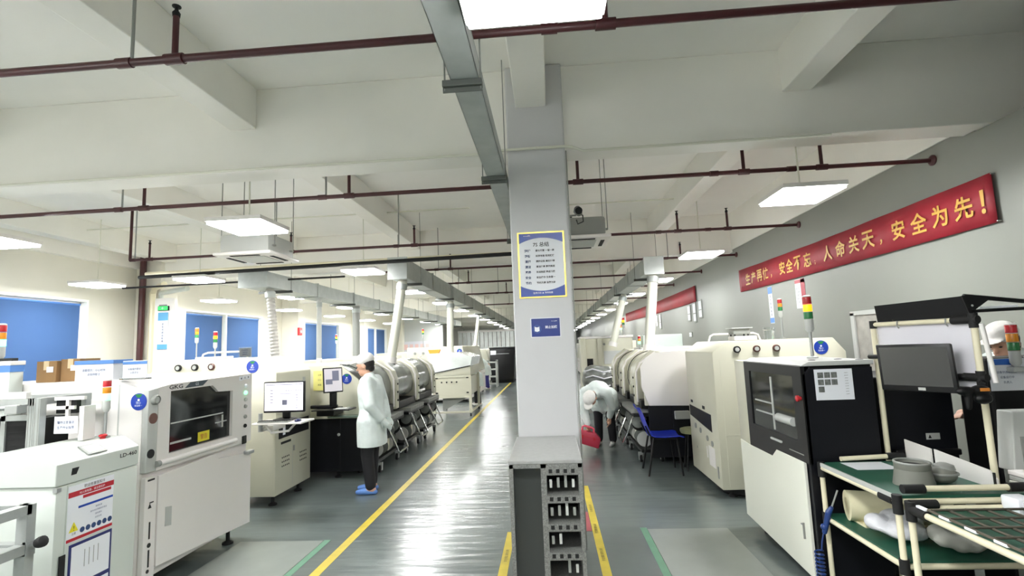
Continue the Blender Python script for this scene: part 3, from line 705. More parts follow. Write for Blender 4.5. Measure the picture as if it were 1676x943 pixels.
obj('gauge_stem', cyl(nb(), (-2.62, 2.19, .985), (-2.62, 2.195, 1.0), .01, 10), M_STEEL, t)

# ------------------------------------------------------------------ cream inspection machine behind the printer
t = thing('inspection_machine', 'cream inspection machine with lit monitor behind the large grey printer', 'machine', (-3.6, 5.75, 0))
IX = -2.95
prof = [(-4.4, .12), (IX, .12), (IX, 1.41), (-3.12, 1.585), (-4.25, 1.585), (-4.4, 1.45)]
obj('body', prism(nb(), prof, 'y', 5.36, 6.16, .012), M_CREAM, t, True)
for x, m_ in ((-4.06, M_RUB), (-3.87, M_RUB), (-3.68, mat('brown red gauge rim', '#55302c', .4))): gauge(t, '-y', (x, 5.36, 1.50), .036, m_)
round_sticker(t, '-y', (-3.22, 5.36, 1.485), .068)
obj('dark_recess', box(nb(), IX-.03, IX+.004, 5.42, 6.1, .70, .86), M_BLACK, t)
obj('recess_label', box(nb(), IX+.003, IX+.007, 5.50, 5.55, .73, .83, .002), M_TXTW, t)
obj('handle_slot', box(nb(), IX-.004, IX+.003, 5.47, 5.68, .635, .66), M_RUB, t)
obj('door_gap', box(nb(), IX-.002, IX+.0015, 5.72, 5.725, .16, .69), M_LGREY, t)
bm = nb()
for a in range(5):
    for b_ in range(3): disc(bm, '+x', (IX, 5.50+.035*a, .40+.045*b_), .009, .002, 10)
for a in range(5):
    for b_ in range(3): disc(bm, '+x', (IX, 5.90+.035*a, .38+.045*b_), .009, .002, 10)
obj('vent_holes', bm, M_RUB, t)
obj('door_handle', box(nb(), IX, IX+.015, 5.735, 5.75, .52, .58, .004), M_GREY, t)
obj('grey_label', plate(nb(), '+x', (IX, 5.98, 1.28), .07, .10, .002), M_LGREY, t)
feet(t, [(-3.05, 5.5), (-3.05, 6.05), (-4.3, 5.5), (-4.3, 6.05)], .13)
tower(t, -3.95, 5.8, 1.585, .12, 'a', .022)
# monitor and keyboard on a swing arm
t = thing('computer_monitor', 'lit computer monitor in black frame on an arm in front of cream machine', 'monitor', (-2.66, 5.0, .95))
bm = box(nb(), -2.875, -2.455, 4.985, 5.02, 1.03, 1.335, .008); obj('bezel', bm, M_BLACK, t, True)
sc = obj('screen', box(nb(), -2.862, -2.468, 4.982, 4.986, 1.05, 1.322), M_SCREEN, t)
bm = nb()
for q in range(5): plate(bm, '-y', (-2.79, 4.982, 1.25-.03*q), .03, .006, .001)
for q in range(7): plate(bm, '-y', (-2.64+.025*q, 4.982, 1.245), .014, .006, .001)
for q in range(6): plate(bm, '-y', (-2.53, 4.982, 1.20-.025*q), .02, .005, .001)
plate(bm, '-y', (-2.655, 4.982, 1.13), .05, .05, .001); plate(bm, '-y', (-2.66, 4.982, 1.305), .38, .006, .001); plate(bm, '-y', (-2.61, 4.982, 1.215), .2, .004, .001)
obj('screen_graphics', bm, M_SCRD, sc)
bm = box(nb(), -2.70, -2.62, 5.02, 5.05, .97, 1.15, .01); box(bm, -2.76, -2.58, 4.95, 5.1, .955, .97, .006); obj('stand', bm, M_BLACK, t, True)
t = thing('keyboard_tray', 'white swing arm tray beside the cream machine carrying the keyboard', 'tray', (-2.75, 5.05, .9))
bm = tube(nb(), [(-2.94, 5.2, .86), (-2.90, 5.02, .86), (-2.84, 5.0, .93)], .018, 10); tube(bm, [(-2.86, 4.99, .925), (-2.78, 4.97, .84), (-2.62, 5.0, .85), (-2.58, 5.1, .93)], .012, 8)
box(bm, -2.97, -2.86, 5.14, 5.4, .83, .89, .01)
obj('arm', bm, M_WHITE, t, True); obj('tray_plate', box(nb(), -2.92, -2.42, 4.86, 5.14, .93, .948, .006), M_WHITE, t, True)
obj('pivot', cyl(nb(), (-2.90, 4.98, .85), (-2.90, 4.98, 1.03), .02, 14), M_STEEL, t, True)
t = thing('keyboard', 'dark keyboard in white tray below the lit monitor', 'keyboard', (-2.71, 4.92, .948))
obj('case', box(nb(), -2.87, -2.56, 4.865, 4.945, .948, .962, .004), M_GREY, t, True)
bm = nb()
for a in range(14):
    for b_ in range(4): box(bm, -2.862+.0215*a, -2.845+.0215*a, 4.87+.018*b_, 4.885+.018*b_, .962, .967)
obj('keys', bm, M_BLACK, t)
t = thing('computer_mouse', 'dark blue computer mouse right of the keyboard on white tray', 'mouse', (-2.49, 4.92, .948))
obj('mouse_body', ell(nb(), (-2.49, 4.93, .958), (.028, .045, .018)), mat('dark blue plastic', '#1c2352', .3), t, True)
obj('mouse_wheel', cyl(nb(), (-2.493, 4.905, .974), (-2.487, 4.905, .974), .008, 10), M_BLACK, t)
# objects on the cream machine
t = thing('guard_rail', 'white tube rail on top of the cream inspection machine', 'rail', (-3.9, 5.9, 1.585))
obj('rail_tube', tube(nb(), [(-4.22, 5.95, 1.585), (-4.2, 5.95, 1.64), (-4.14, 5.95, 1.66), (-3.7, 5.95, 1.66), (-3.66, 5.95, 1.64), (-3.64, 5.95, 1.585)], .012, 8), M_WHITE, t, True)
t = thing('white_tray', 'white tray on top of the cream machine by its amber light', 'tray', (-3.86, 5.6, 1.585))
obj('tray_body', box(nb(), -3.98, -3.64, 5.5, 5.68, 1.585, 1.61, .006), M_WHITE, t)
t = thing('acrylic_stand', 'clear acrylic card stand with paper on the cream inspection machine', 'card holder', (-3.4, 5.5, 1.585))
obj('acrylic', box(nb(), -3.47, -3.32, 5.5, 5.506, 1.585, 1.70, .002), M_CLEAR, t); cd = obj('card', box(nb(), -3.46, -3.33, 5.508, 5.51, 1.595, 1.69), M_PAPER, t)
textlines(cd, '-y', (-3.395, 5.498, 1.645), .1, .07, 3, ['作业指导书', '设备点检', '温馨提示'], M_TXTB)

# ------------------------------------------------------------------ placement machines (both lines)
def placement(s, x, y, label, group, L=1.2, pq=None, hood=None):
    """s=+1 faces +x; x = front plane, y = near end"""
    t = thing('placement_machine', label, 'machine', (x-s*.7, y+L/2, 0), group)
    X = lambda d: x-s*d
    pq = L-.15 if pq is None else pq
    obj('lower_body', box(nb(), X(1.5), X(.36), y+.01, y+L-.01, .1, .76, .008), M_NAVY, t)
    obj('end_skirt', box(nb(), X(.36), X(.06), y+.01, y+.04, .1, .76, .004), M_NAVY, t)
    prof = [(X(1.5), .76), (X(.02), .76), (X(.02), .92), (X(.12), 1.24), (X(.36), 1.44), (X(1.5), 1.44)]
    obj('end_cover', prism(nb(), prof, 'y', y, y+.05, .006), M_CREAM, t, True)
    prof2 = [(X(1.5), .76), (X(.3), .76), (X(.3), 1.20), (X(.5), 1.43), (X(1.5), 1.43)]
    obj('upper_body', prism(nb(), prof2, 'y', y+.05, y+L, .006), M_WHITE, t, True)
    # curved smoked hood
    arc = []
    for k in range(9):
        a = PI*.5*k/8
        arc.append((X(.42-.40*math.sin(a)), 1.02+.42*math.cos(a)**.8 if k < 8 else 1.02))
    arc += [(X(.04), .92), (X(.1), .86)]
    inner = [(p[0]-s*.014, p[1]-.01) for p in arc]
    obj('smoked_hood', prism(nb(), arc+inner[::-1], 'y', y+.07, y+(L-.17 if hood is None else L-.02)), hood or M_SMOKE, t, True)
    obj('hood_seal', tube(nb(), [(p[0]+s*.004, y+.12, p[1]+.002) for p in arc], .008, 6), M_RUB, t)
    obj('head_unit', box(nb(), X(.26), X(.1), y+.2, y+L-.3, .88, 1.05, .02), M_GREY, t)
    pp = [(X(.34), 1.44), (X(.2), 1.47), (X(.0), 1.30), (X(-.05), 1.15), (X(-.05), .74), (X(.12), .72), (X(.12), 1.2)]
    pl = obj('front_pillar', prism(nb(), pp, 'y', y+pq, y+pq+.15, .008), M_CREAM, t, True)
    bm = nb()
    for zz in (1.1, .98, .86): disc(bm, '+x' if s > 0 else '-x', (X(-.051), y+pq+.075, zz), .014, .012, 12)
    obj('push_button', bm, M_RUB, pl)
    obj('feeder_bank', box(nb(), X(.34), X(-.02), y+.08, y+L-.18, .71, .82, .01), M_BLACK, t)
    feet(t, [(X(.45), y+.15), (X(.45), y+L-.15), (X(1.35), y+.15), (X(1.35), y+L-.15)], .11)
    # handle tube beside the pillar (right line look)
    obj('grab_rail', tube(nb(), [(X(.24), y+pq-.05, 1.44), (X(.03), y+pq-.05, 1.30), (X(-.03), y+pq-.05, 1.18), (X(-.03), y+pq-.05, .78)], .014, 8), M_WHITE, t, True)
    return t
def cart(s, x, y, label, group, L=.95):
    t = thing('feeder_cart', label, 'feeder cart', (x-s*.1, y+L/2, 0), group)
    X = lambda d: x-s*d
    bm = nb(); box(bm, X(.3), X(-.02), y, y+L, .14, .18); box(bm, X(.3), X(.22), y, y+.05, .14, .64); box(bm, X(.3), X(.22), y+L-.05, y+L, .14, .64); box(bm, X(.3), X(-.1), y, y+L, .60, .64, .006)
    obj('frame', bm, M_BLACK, t)
    for k in range(9):
        yy = y+.08+k*(L-.2)/8
        r_ = obj('component_reel', lathe(nb(), [(.03, 0), (.085+.015*(k % 2), .002), (.085+.015*(k % 2), .014), (.03, .016)], (X(-.03+.03*(k % 3)), yy, .53-.04*(k % 2)), (0, 1, 0), 20), [M_SMOKE, M_BLACK, M_LGREY][k % 3], t, True)
    for k in range(4):
        yy = y+.12+k*(L-.3)/3
        obj('component_reel', lathe(nb(), [(.03, 0), (.10, .002), (.10, .016), (.03, .018)], (X(.05), yy, .29), (0, 1, 0), 20), [M_LGREY, M_SMOKE][k % 2], t, True)
    bm = nb()
    for k in range(14): box(bm, X(.2), X(-.12), y+.05+k*(L-.1)/14, y+.085+k*(L-.1)/14, .645, .70)
    obj('feeder', bm, M_GREY, t)
    h0, h1 = y+.34, y+L-.16
    obj('push_handle', tube(nb(), [(X(-.02), h0, .62), (X(-.19), h0, .24), (X(-.205), h0+.03, .2), (X(-.205), h1-.03, .2), (X(-.19), h1, .24), (X(-.02), h1, .62)], .014, 8), M_CHROME, t, True)
    obj('white_post', box(nb(), X(.06), X(.0), y+L*.52, y+L*.52+.1, .2, .6, .01), M_CREAM, t)
    for yy in (y+.1, y+L-.1):
        for d in (.26, -.02): caster(t, X(d), yy, .05)
    return t
pm = placement(1, -2.36, 6.5, 'white placement machine with black base and round blue sticker behind the standing worker', 'left placement machines')
round_sticker(pm, '-y', (-2.635, 6.5, 1.26), .066)
for k, lb in ((1, 'middle white placement machine with smoked hood in the left line'), (2, 'farthest of the three smoked hood placement machines in the left line')):
    c = copy_tree(pm, (0, 1.22*k, 0)); c['label'] = lb
    for ch in list(c.children):
        if ch.name.startswith('sticker'):
            for g_ in list(ch.children): bpy.data.objects.remove(g_)
            bpy.data.objects.remove(ch)
nd = obj('door_knob', ell(nb(), (-2.74, 6.495, .56), (.02, .012, .02)), M_LGREY, pm, True)
fc = cart(1, -2.34, 6.75, 'feeder cart with chrome U handle nearest the standing worker', 'left feeder carts')
again(fc, (0, 1.22, 0), 'feeder cart with chrome U handle in the middle of the left row')
again(fc, (0, 2.44, 0), 'feeder cart with chrome U handle nearest the white conveyor table')
# second monitor on arm, keyboard shelf
t = thing('computer_monitor', 'tall tilted monitor turned sideways on a black arm between cream machine and worker', 'monitor', (-2.62, 6.1, .95))
ang = math.radians(42); a_ = Vector((math.cos(ang), math.sin(ang), 0)); fcM = (a_, Vector((-.08, .08, 1)).normalized())
obj('bezel', plate(nb(), fcM, (-2.66, 6.12, 1.27), .235, .30, .025, .006), M_BLACK, t)
sc = obj('screen', plate(nb(), fcM, FC(fcM, (-2.66, 6.12, 1.27), 0, 0, .0255), .21, .27, .001), mat('dim lit screen', '#b9b4ba', .3, emit=.35), t)
bm = plate(nb(), fcM, FC(fcM, (-2.66, 6.12, 1.27), .03, .05, .027), .08, .12, .001); plate(bm, fcM, FC(fcM, (-2.66, 6.12, 1.27), -.05, -.02, .027), .08, .06, .001)
obj('screen_graphics', bm, M_SCRD, sc)
bm = box(nb(), -2.70, -2.62, 6.12, 6.17, .95, 1.15, .01); box(bm, -2.95, -2.62, 6.14, 6.2, .93, .97, .01); obj('arm', bm, M_BLACK, t, True)
t = thing('keyboard_shelf', 'black swivel shelf with paper clipboard beside the tilted monitor', 'shelf', (-2.6, 6.05, .9))
obj('shelf_plate', box(nb(), -2.86, -2.40, 5.98, 6.22, .915, .93, .004), M_BLACK, t); obj('bracket', box(nb(), -2.90, -2.68, 6.2, 6.5, .83, .915, .01), M_BLACK, t)
obj('glass_ledge', box(nb(), -2.80, -2.42, 6.3, 6.5, .80, .808), mat('green edged glass', '#7e9a92', .1), t)
t = thing('clipboard', 'small dark clipboard lying on the black swivel shelf', 'clipboard', (-2.5, 6.08, .93))
obj('board', box(nb(), -2.6, -2.42, 6.0, 6.16, .93, .937, .002), M_GREY, t); obj('clip', box(nb(), -2.45, -2.43, 6.05, 6.11, .937, .945, .002), M_STEEL, t); obj('paper', box(nb(), -2.59, -2.46, 6.01, 6.15, .937, .9385), M_LGREY, t)
t = thing('yellow_notice', 'yellow framed notice sheet on the cream machine edge by the tilted monitor', 'notice', (-2.985, 6.48, 1.13))
obj('sheet', plate(nb(), '-y', (-2.985, 6.48, 1.25), .17, .25, .003), mat('pale yellow card', '#e0d983', .6), t)
textlines(t, '-y', (-2.985, 6.476, 1.26), .13, .19, 3, ['注意', '小心', '高温'], M_TXTK, .35)

# ------------------------------------------------------------------ conveyor table at the far left line
t = thing('conveyor_table', 'white conveyor table with slanted glass cover standing into the aisle', 'conveyor', (-2.3, 12.8, 0))
bm = nb()
for x in (-2.78, -1.92):
    for y in (12.12, 13.5): box(bm, x-.03, x+.03, y-.03, y+.03, .08, .95)
box(bm, -2.78, -1.92, 12.1, 12.14, .08, .12); box(bm, -2.78, -1.92, 12.1, 12.14, .43, .47); box(bm, -1.94, -1.9, 12.1, 13.5, .08, .12); box(bm, -2.78, -1.92, 12.1, 12.14, .91, .95)
obj('frame', bm, M_CREAM, t)
obj('side_panel', box(nb(), -2.75, -1.95, 12.115, 13.5, .47, .91, .006), M_CREAM, t)
bm = nb()
for k in range(4): disc(bm, '-y', (-2.6+.12*k, 12.114, .80), .02, .01, 12)
for x in (-2.72, -1.98):
    for z in (.55, .90): box(bm, x-.03, x+.03, 12.105, 12.12, z-.015, z+.015)
obj('black_fitting', bm, M_RUB, t)
obj('slanted_cover', prism(nb(), [(-2.8, .95), (-1.9, .95), (-1.9, 1.16), (-2.8, 1.0)], 'y', 12.1, 13.6, .01), M_CREAM, t, True)
obj('glass_cover', prism(nb(), [(-2.85, 1.02), (-1.9, 1.18), (-1.86, 1.38), (-2.2, 1.5), (-2.95, 1.48)], 'y', 12.12, 13.6), mat('milky glass cover', '#d5dad7', .08, spec=.7, noise=.15, scale=4), t)
obj('cover_rail', tube(nb(), [(-2.82, 12.09, 1.015), (-1.9, 12.09, 1.175)], .012, 6), M_RUB, t)
obj('dark_chute', prism(nb(), [(-2.6, .12), (-2.0, .43), (-2.6, .43)], 'y', 12.2, 13.3), M_GREY, t)
for x in (-2.78, -1.92):
    for y in (12.12, 13.5): caster(t, x, y, .04)
solo('sign_stand', prism(nb(), [(-2.92, 1.49), (-2.70, 1.49), (-2.66, 1.58), (-2.96, 1.58)], 'y', 12.3, 12.4), M_LA, 'small amber plastic sign standing on the left end of white conveyor table', 'sign')

# ------------------------------------------------------------------ far machines
def oven(x0, x1, y0, y1, h, label, s, sticker=False, tw=None, windows=4):
    t = thing('reflow_oven', label, 'machine', ((x0+x1)/2, (y0+y1)/2, 0))
    xf = x1 if s > 0 else x0
    obj('lower_body', box(nb(), x0, x1, y0, y1, .08, .8, .015), M_WHITE, t, True)
    d = .2*s
    obj('upper_hood', prism(nb(), [(x0, .82), (x1, .82), (x1-(d if s > 0 else 0), h), (x0-(d if s < 0 else 0), h)], 'y', y0, y1, .02), M_CREAM, t, True)
    f = '+x' if s > 0 else '-x'
    n = max(2, int((y1-y0)/.9)); bm = nb()
    for k in range(n):
        yy = y0+(k+.5)*(y1-y0)/n
        plate(bm, f, (xf, yy, .44), (y1-y0)/n*.9, .6, .006)
    obj('access_panel', bm, M_WHITE, t)
    bm = nb()
    for k in range(n):
        yy = y0+(k+.5)*(y1-y0)/n; box(bm, xf, xf+s*.03, yy-.06, yy+.06, .66, .68, .004)
    obj('panel_handle', bm, M_GREY, t)
    for k in range(2): obj('gauge', disc(nb(), '-y', (x0+.25+.25*k, y0, h-.18), .04, .02, 16), M_GREY, t)
    if sticker: round_sticker(t, '-y', (x1-.28, y0-.0005, h-.16), .08)
    feet(t, [(x0+.1, y0+.1), (x1-.1, y0+.1), (x0+.1, y1-.1), (x1-.1, y1-.1)], .085)
    if tw: tower(t, *tw)
    return t
oven(-4.3, -2.42, 15.2, 18.9, 1.66, 'white reflow oven with blue sticker behind the slanted glass conveyor table', 1, True, (-3.9, 15.6, 1.66, .3, 'a', .03))
oven(-4.4, -2.76, 23.5, 29, 1.5, 'white oven far down the left line behind the black machine', 1)
oven(-6.9, -5.5, 7.6, 12.5, 1.36, 'long white oven of the second line under the left windows', 1, False, (-6.2, 8.6, 1.36, .5, 'r', .03))
oven(-6.9, -5.4, 13.5, 19, 1.42, 'long white oven farther along the second line under the windows', 1, False, (-6.4, 15, 1.42, .45, 'a', .03))
oven(-6.9, -5.4, 20, 27, 1.5, 'white oven at the far end of the second line by the partition', 1)
oven(-5.0, -3.4, 33.6, 44, 1.6, 'pale oven deep in the hall left of the aisle', 1)
t = thing('wave_soldering_machine', 'black machine at the end of the left line beside the grey steps', 'machine', (-2.1, 23.2, 0))
obj('body', prism(nb(), [(-2.66, .12), (-1.62, .12), (-1.58, 1.2), (-1.5, 1.36), (-1.5, 1.5), (-2.66, 1.5)], 'y', 22.5, 24.4, .02), M_BLACK, t, True)
obj('top_band', box(nb(), -2.68, -1.46, 22.48, 24.42, 1.5, 1.56, .01), M_RUB, t); obj('chrome_strip', box(nb(), -2.4, -1.8, 22.485, 22.5, 1.26, 1.285), M_STEEL, t)
obj('paper', plate(nb(), '-y', (-2.5, 22.49, 1.33), .25, .18), M_PAPER, t); obj('plinth', box(nb(), -2.6, -1.66, 22.6, 24.3, 0, .12), M_DARK, t)
t = thing('step_ladder', 'grey step platform beside the black machine at the far left', 'step ladder', (-2.35, 20.6, 0))
bm = nb()
for x in (-2.53, -2.17): box(bm, x-.025, x+.025, 20.4, 20.46, 0, 1.06); box(bm, x-.025, x+.025, 20.9, 20.96, 0, 1.06); box(bm, x-.025, x+.025, 20.4, 20.96, 1.02, 1.06)
obj('frame', bm, M_LGREY, t)
for k in range(4): obj('step', box(nb(), -2.53, -2.17, 20.4+.08*k, 20.7+.08*k, .1+.28*k, .15+.28*k, .006), M_LGREY, t)
# partition display boards and strip curtain
t = thing('display_board', 'row of printed boards with pink notices low on the partition', 'display board', (-7, 27.95, 1.1))
obj('board', box(nb(), -8.2, -6.2, 27.95, 27.99, 1.0, 2.05, .01), mat('pale lilac board', '#c9cad2', .6), t)
bm = nb()
for k in range(6): plate(bm, '-y', (-7.95+.3*k, 27.949, 1.75), .2, .3)
obj('notice_sheet', bm, mat('pinkish notice', '#d8b6b4', .7), t)
bm = nb()
for k in range(5): plate(bm, '-y', (-7.9+.35*k, 27.949, 1.3), .28, .2)
obj('paper', bm, M_PAPER, t)
t = thing('strip_curtain', 'translucent white strip curtain room far down the left side', 'curtain', (-4.6, 33, 0))
bm = nb()
for k in range(14): box(bm, -5.9+.28*k, -5.9+.28*k+.24, 33+.03*(k % 2), 33.01+.03*(k % 2), .1, 2.56)
obj('strips', bm, mat('milky curtain plastic', '#dfe3e1', .2, spec=.6, noise=.12, scale=3), t)
obj('curtain_rail', box(nb(), -5.95, -1.95, 32.98, 33.08, 2.56, 2.68), M_WHITE, t)
bm = nb()
for x in (-5.9, -4.6, -3.2, -2.0): cyl(bm, (x, 33.03, 2.7), (x, 33.03, ZC), .012, 6); cyl(bm, (x, 33.05, 0), (x, 33.05, 2.7), .035, 8)
obj('rail_support', bm, M_WHITE, t)

# ------------------------------------------------------------------ black and white printer (right)
t = thing('paste_printer', 'black topped white paste printer with paper photo sheet at the right aisle', 'machine', (1.83, 4.0, 0))
QX = 1.6
obj('lower_body', box(nb(), 1.625, 2.05, 3.475, 4.64, .1, .80, .004), M_NAVY, t)
obj('end_panel', prism(nb(), [(1.61, .1), (2.05, .1), (2.05, 1.38), (1.66, 1.38), (1.61, 1.34)], 'y', 3.46, 3.48, .004), M_NAVY, t)
obj('upper_body', prism(nb(), [(1.66, .8), (2.05, .8), (2.05, 1.40), (1.66, 1.40)], 'y', 3.47, 4.42, .01), M_BLACK, t)
bm = prism(nb(), [(1.60, 1.395), (2.06, 1.395), (2.06, 1.425), (1.66, 1.425)], 'y', 3.455, 4.43, .004)
obj('top_plate', bm, M_LGREY, t)
bm = nb()
for x, y in ((1.75, 3.6), (1.93, 3.62), (2.0, 3.5)): ell(bm, (x, y, 1.426), (.025, .018, .003))
obj('top_hole', bm, M_RUB, t)
obj('rear_cover', prism(nb(), [(1.605, .10), (2.05, .10), (2.05, 1.40), (1.605, 1.40)], 'y', 4.42, 4.65, .008), M_CREAM, t, True)
wp = prism(nb(), [(3.53, .06), (4.64, .11), (4.64, .73), (4.43, .72), (4.01, .72), (3.93, .78), (3.53, .78)], 'x', QX, QX+.02, .003)
wp = obj('white_lower_panel', wp, mat('pale green white enamel', '#e8e9dd', .35), t)
obj('door_lock', merge(box(nb(), QX-.012, QX, 3.60, 3.606, .28, .38), box(nb(), QX-.012, QX, 3.60, 3.63, .365, .371)), M_GREY, wp)
bm = nb(); x0, x1 = QX+.004, QX+.03
A0, A1, Z0, Z1 = 3.585, 4.33, .905, 1.325
prism(bm, [(3.46, .78), (A0, .78), (A0, 1.40), (3.46, 1.40)], 'x', x0, x1); prism(bm, [(A1, .72), (4.43, .72), (4.43, 1.40), (A1, 1.40)], 'x', x0, x1)
prism(bm, [(A0, .78), (3.93, .78), (4.01, .72), (A1, .72), (A1, Z0), (A0, Z0)], 'x', x0, x1); prism(bm, [(A0, Z1), (A1, Z1), (A1, 1.40), (A0, 1.40)], 'x', x0, x1)
obj('black_hood', bm, M_BLACK, t)
obj('window_glass', box(nb(), QX+.012, QX+.026, A0, A1, Z0, Z1), M_GLASS, t)
bm = nb(); tube(bm, [(QX+.008, 3.62, 1.02), (QX+.008, 3.86, 1.02)], .03, 10); box(bm, QX+.004, QX+.012, 3.95, 4.25, 1.10, 1.11); box(bm, QX+.004, QX+.012, 3.95, 4.25, 1.02, 1.03); box(bm, QX+.006, QX+.012, 3.93, 3.95, .92, 1.3)
obj('inner_roller', bm, M_LGREY, t, True)
obj('grip', box(nb(), QX-.012, QX+.006, 3.82, 3.99, .845, .862, .006), M_LGREY, t)
obj('hood_groove', box(nb(), QX+.001, QX+.005, 3.52, 3.72, .822, .828), M_GREY, t)
obj('emergency_button', lathe(nb(), [(.013, 0), (.013, .012), (.02, .014), (.02, .026), (.012, .03)], (QX+.004, 3.49, 1.19), (-1, 0, 0), 16), M_LR, t, True)
ps = obj('photo_sheet', plate(nb(), '-y', (1.805, 3.4595, 1.275), .235, .195, .0015), M_PAPER, t)
bm = nb()
for a in range(3):
    for b_ in range(3):
        if b_ == 2 and a > 0: continue
        plate(bm, '-y', (1.725+.042*a, 3.458, 1.335-.045*b_), .036, .036, .001)
obj('photo', bm, mat('grey photo print', '#6f726f', .5, noise=.5, scale=60), ps)
textlines(ps, '-y', (1.882, 3.458, 1.28), .07, .15, 9, ['设备名称', '操作步骤', '注意事项', '清洁保养'], M_TXTK, .3)
feet(t, [(1.72, 3.6), (1.72, 4.5), (2.0, 3.6), (2.0, 4.5)], .1, .04)
tower(t, 1.93, 3.95, 1.425, .19, 'a', .03)

# ------------------------------------------------------------------ tall cream machine with three gauges (right)
t = thing('inspection_machine', 'tall cream inspection machine with three round gauges and blue sticker at right', 'machine', (2.3, 5.9, 0))
prof = [(1.65, .09), (2.97, .09), (2.97, 1.42), (2.86, 1.56), (1.80, 1.56), (1.65, 1.45)]
obj('body', prism(nb(), prof, 'y', 5.4, 6.45, .012), M_CREAM, t, True)
for x, m_ in ((1.90, M_RUB), (2.095, mat('brown red gauge rim', '#55302c', .4)), (2.29, mat('brown red gauge rim', '#55302c', .4))): gauge(t, '-y', (x, 5.4, 1.475), .035, m_)
round_sticker(t, '-y', (2.73, 5.4, 1.465), .07)
obj('dark_recess', prism(nb(), [(5.6, .62), (6.4, .70), (6.4, .82), (5.6, .80)], 'x', 1.646, 1.66), M_BLACK, t)
bm = nb(); box(bm, 1.644, 1.65, 6.26, 6.33, .855, .885, .002); box(bm, 1.644, 1.65, 5.8, 5.88, .83, .865, .002)
obj('small_slot', bm, M_RUB, t)
for yy, zz in ((6.2, .60), (6.02, .575), (5.78, .53), (5.62, .50)):
    obj('socket', lathe(nb(), [(.03, 0), (.03, .008), (.02, .004)], (1.65, yy, zz), (-1, 0, 0), 16), M_GREY, t, True)
bm = nb(); plate(bm, '-x', (1.65, 5.66, .36), .2, .2, .004); plate(bm, '-x', (1.65, 5.82, .38), .03, .12, .004)
obj('label_plate', bm, M_WHITE, t)
bm = nb(); disc(bm, '-x', (1.65, 6.2, .36), .014, .003, 12); box(bm, 1.642, 1.65, 5.47, 5.5, .18, .3, .003)
obj('lock', bm, M_GREY, t)
obj('panel_seam', merge(box(nb(), 1.72, 2.9, 5.3985, 5.401, .62, .626), box(nb(), 1.72, 1.726, 5.3985, 5.401, .12, 1.38)), mat('cream seam', '#c9c8b6', .5), t)
bm = lathe(nb(), [(.22, 0), (.26, .03), (.26, .07), (.2, .09)], (1.95, 5.7, 0), seg=24)
obj('coiled_cable', bm, M_RUB, t, True)
feet(t, [(1.78, 5.52), (1.78, 6.32), (2.85, 5.52), (2.85, 6.32)], .095)
tower(t, 2.72, 6.2, 1.56, .25, '', .024)
t = thing('guard_rail', 'white tube rail on top of the tall cream machine at right', 'rail', (2.1, 5.9, 1.56))
obj('rail_tube', tube(nb(), [(1.84, 6.1, 1.56), (1.86, 6.1, 1.62), (1.9, 6.1, 1.64), (2.35, 6.1, 1.64), (2.4, 6.1, 1.62), (2.42, 6.1, 1.56)], .012, 8), M_WHITE, t, True)
t = thing('label_printer', 'grey topped boxy device on top of the tall cream machine at right', 'device', (2.1, 5.75, 1.56))
obj('device_body', box(nb(), 1.98, 2.22, 5.66, 5.86, 1.56, 1.61, .01), M_WHITE, t, True); obj('device_lid', box(nb(), 1.98, 2.16, 5.68, 5.84, 1.63, 1.69, .006), M_GREY, t)
obj('device_leg', merge(*[cyl(nb(), (x, y, 1.6), (x, y, 1.64), .008, 6) for x in (2.0, 2.14) for y in (5.7, 5.82)]), M_RUB, t)
obj('lid_rim', box(nb(), 1.96, 2.18, 5.66, 5.86, 1.69, 1.70, .003), M_LGREY, t)
solo('plastic_jar', lathe(nb(), [(.055, 0), (.055, .10), (.06, .105), (.06, .13), (.02, .132)], (2.36, 5.7, 1.56), seg=20), M_CLEAR, 'clear plastic jar with pale lid on the tall cream machine at right', 'jar', smooth=True)

# ------------------------------------------------------------------ right placement line
pr_ = placement(-1, 1.18, 6.86, 'white placement machine with large blank end cover behind the blue chair', 'right placement machines', 1.2, .30, M_CREAM)
obj('end_door', prism(nb(), [(1.25, .76), (2.1, .74), (2.1, 1.46), (1.7, 1.46), (1.36, 1.44), (1.24, 1.38), (1.165, 1.26), (1.165, 1.0)], 'y', 6.84, 6.86, .006), M_WHITE, pr_, True)
for k, lb in ((1, 'middle white placement machine of the right line, partly hidden by the first'), (2, 'last white placement machine of the right line by the grey wrapped bundle')):
    c = copy_tree(pr_, (0, 1.22*k, 0)); c['label'] = lb
    for ch in list(c.children):
        if ch.name.startswith('end_door'): bpy.data.objects.remove(ch)
fc2 = cart(-1, 1.16, 7.0, 'feeder cart under the white machine just behind the blue chair', 'right feeder carts', 1.0)
again(fc2, (0, 1.22, 0), 'feeder cart in the middle of the right line behind the bending worker')
again(fc2, (0, 2.44, 0), 'feeder cart at the far end of the right line')
solo('dark_monitor', box(nb(), 1.5, 1.68, 6.55, 6.60, .62, .72, .01), M_GREY, 'grey box tucked under the white end cover behind the chair', 'box')
t = thing('work_stool', 'small olive round stool behind the blue chair', 'stool', (1.72, 6.62, 0))
obj('seat', lathe(nb(), [(.14, 0), (.15, .02), (.15, .05), (.12, .06)], (1.72, 6.65, .44), seg=20), mat('olive vinyl', '#8d8f6a', .5), t, True)
for a in range(4): obj('leg', cyl(nb(), (1.72+.09*math.cos(a*PI/2+.7), 6.65+.09*math.sin(a*PI/2+.7), .44), (1.72+.15*math.cos(a*PI/2+.7), 6.65+.15*math.sin(a*PI/2+.7), 0), .012, 8), M_BLACK, t)
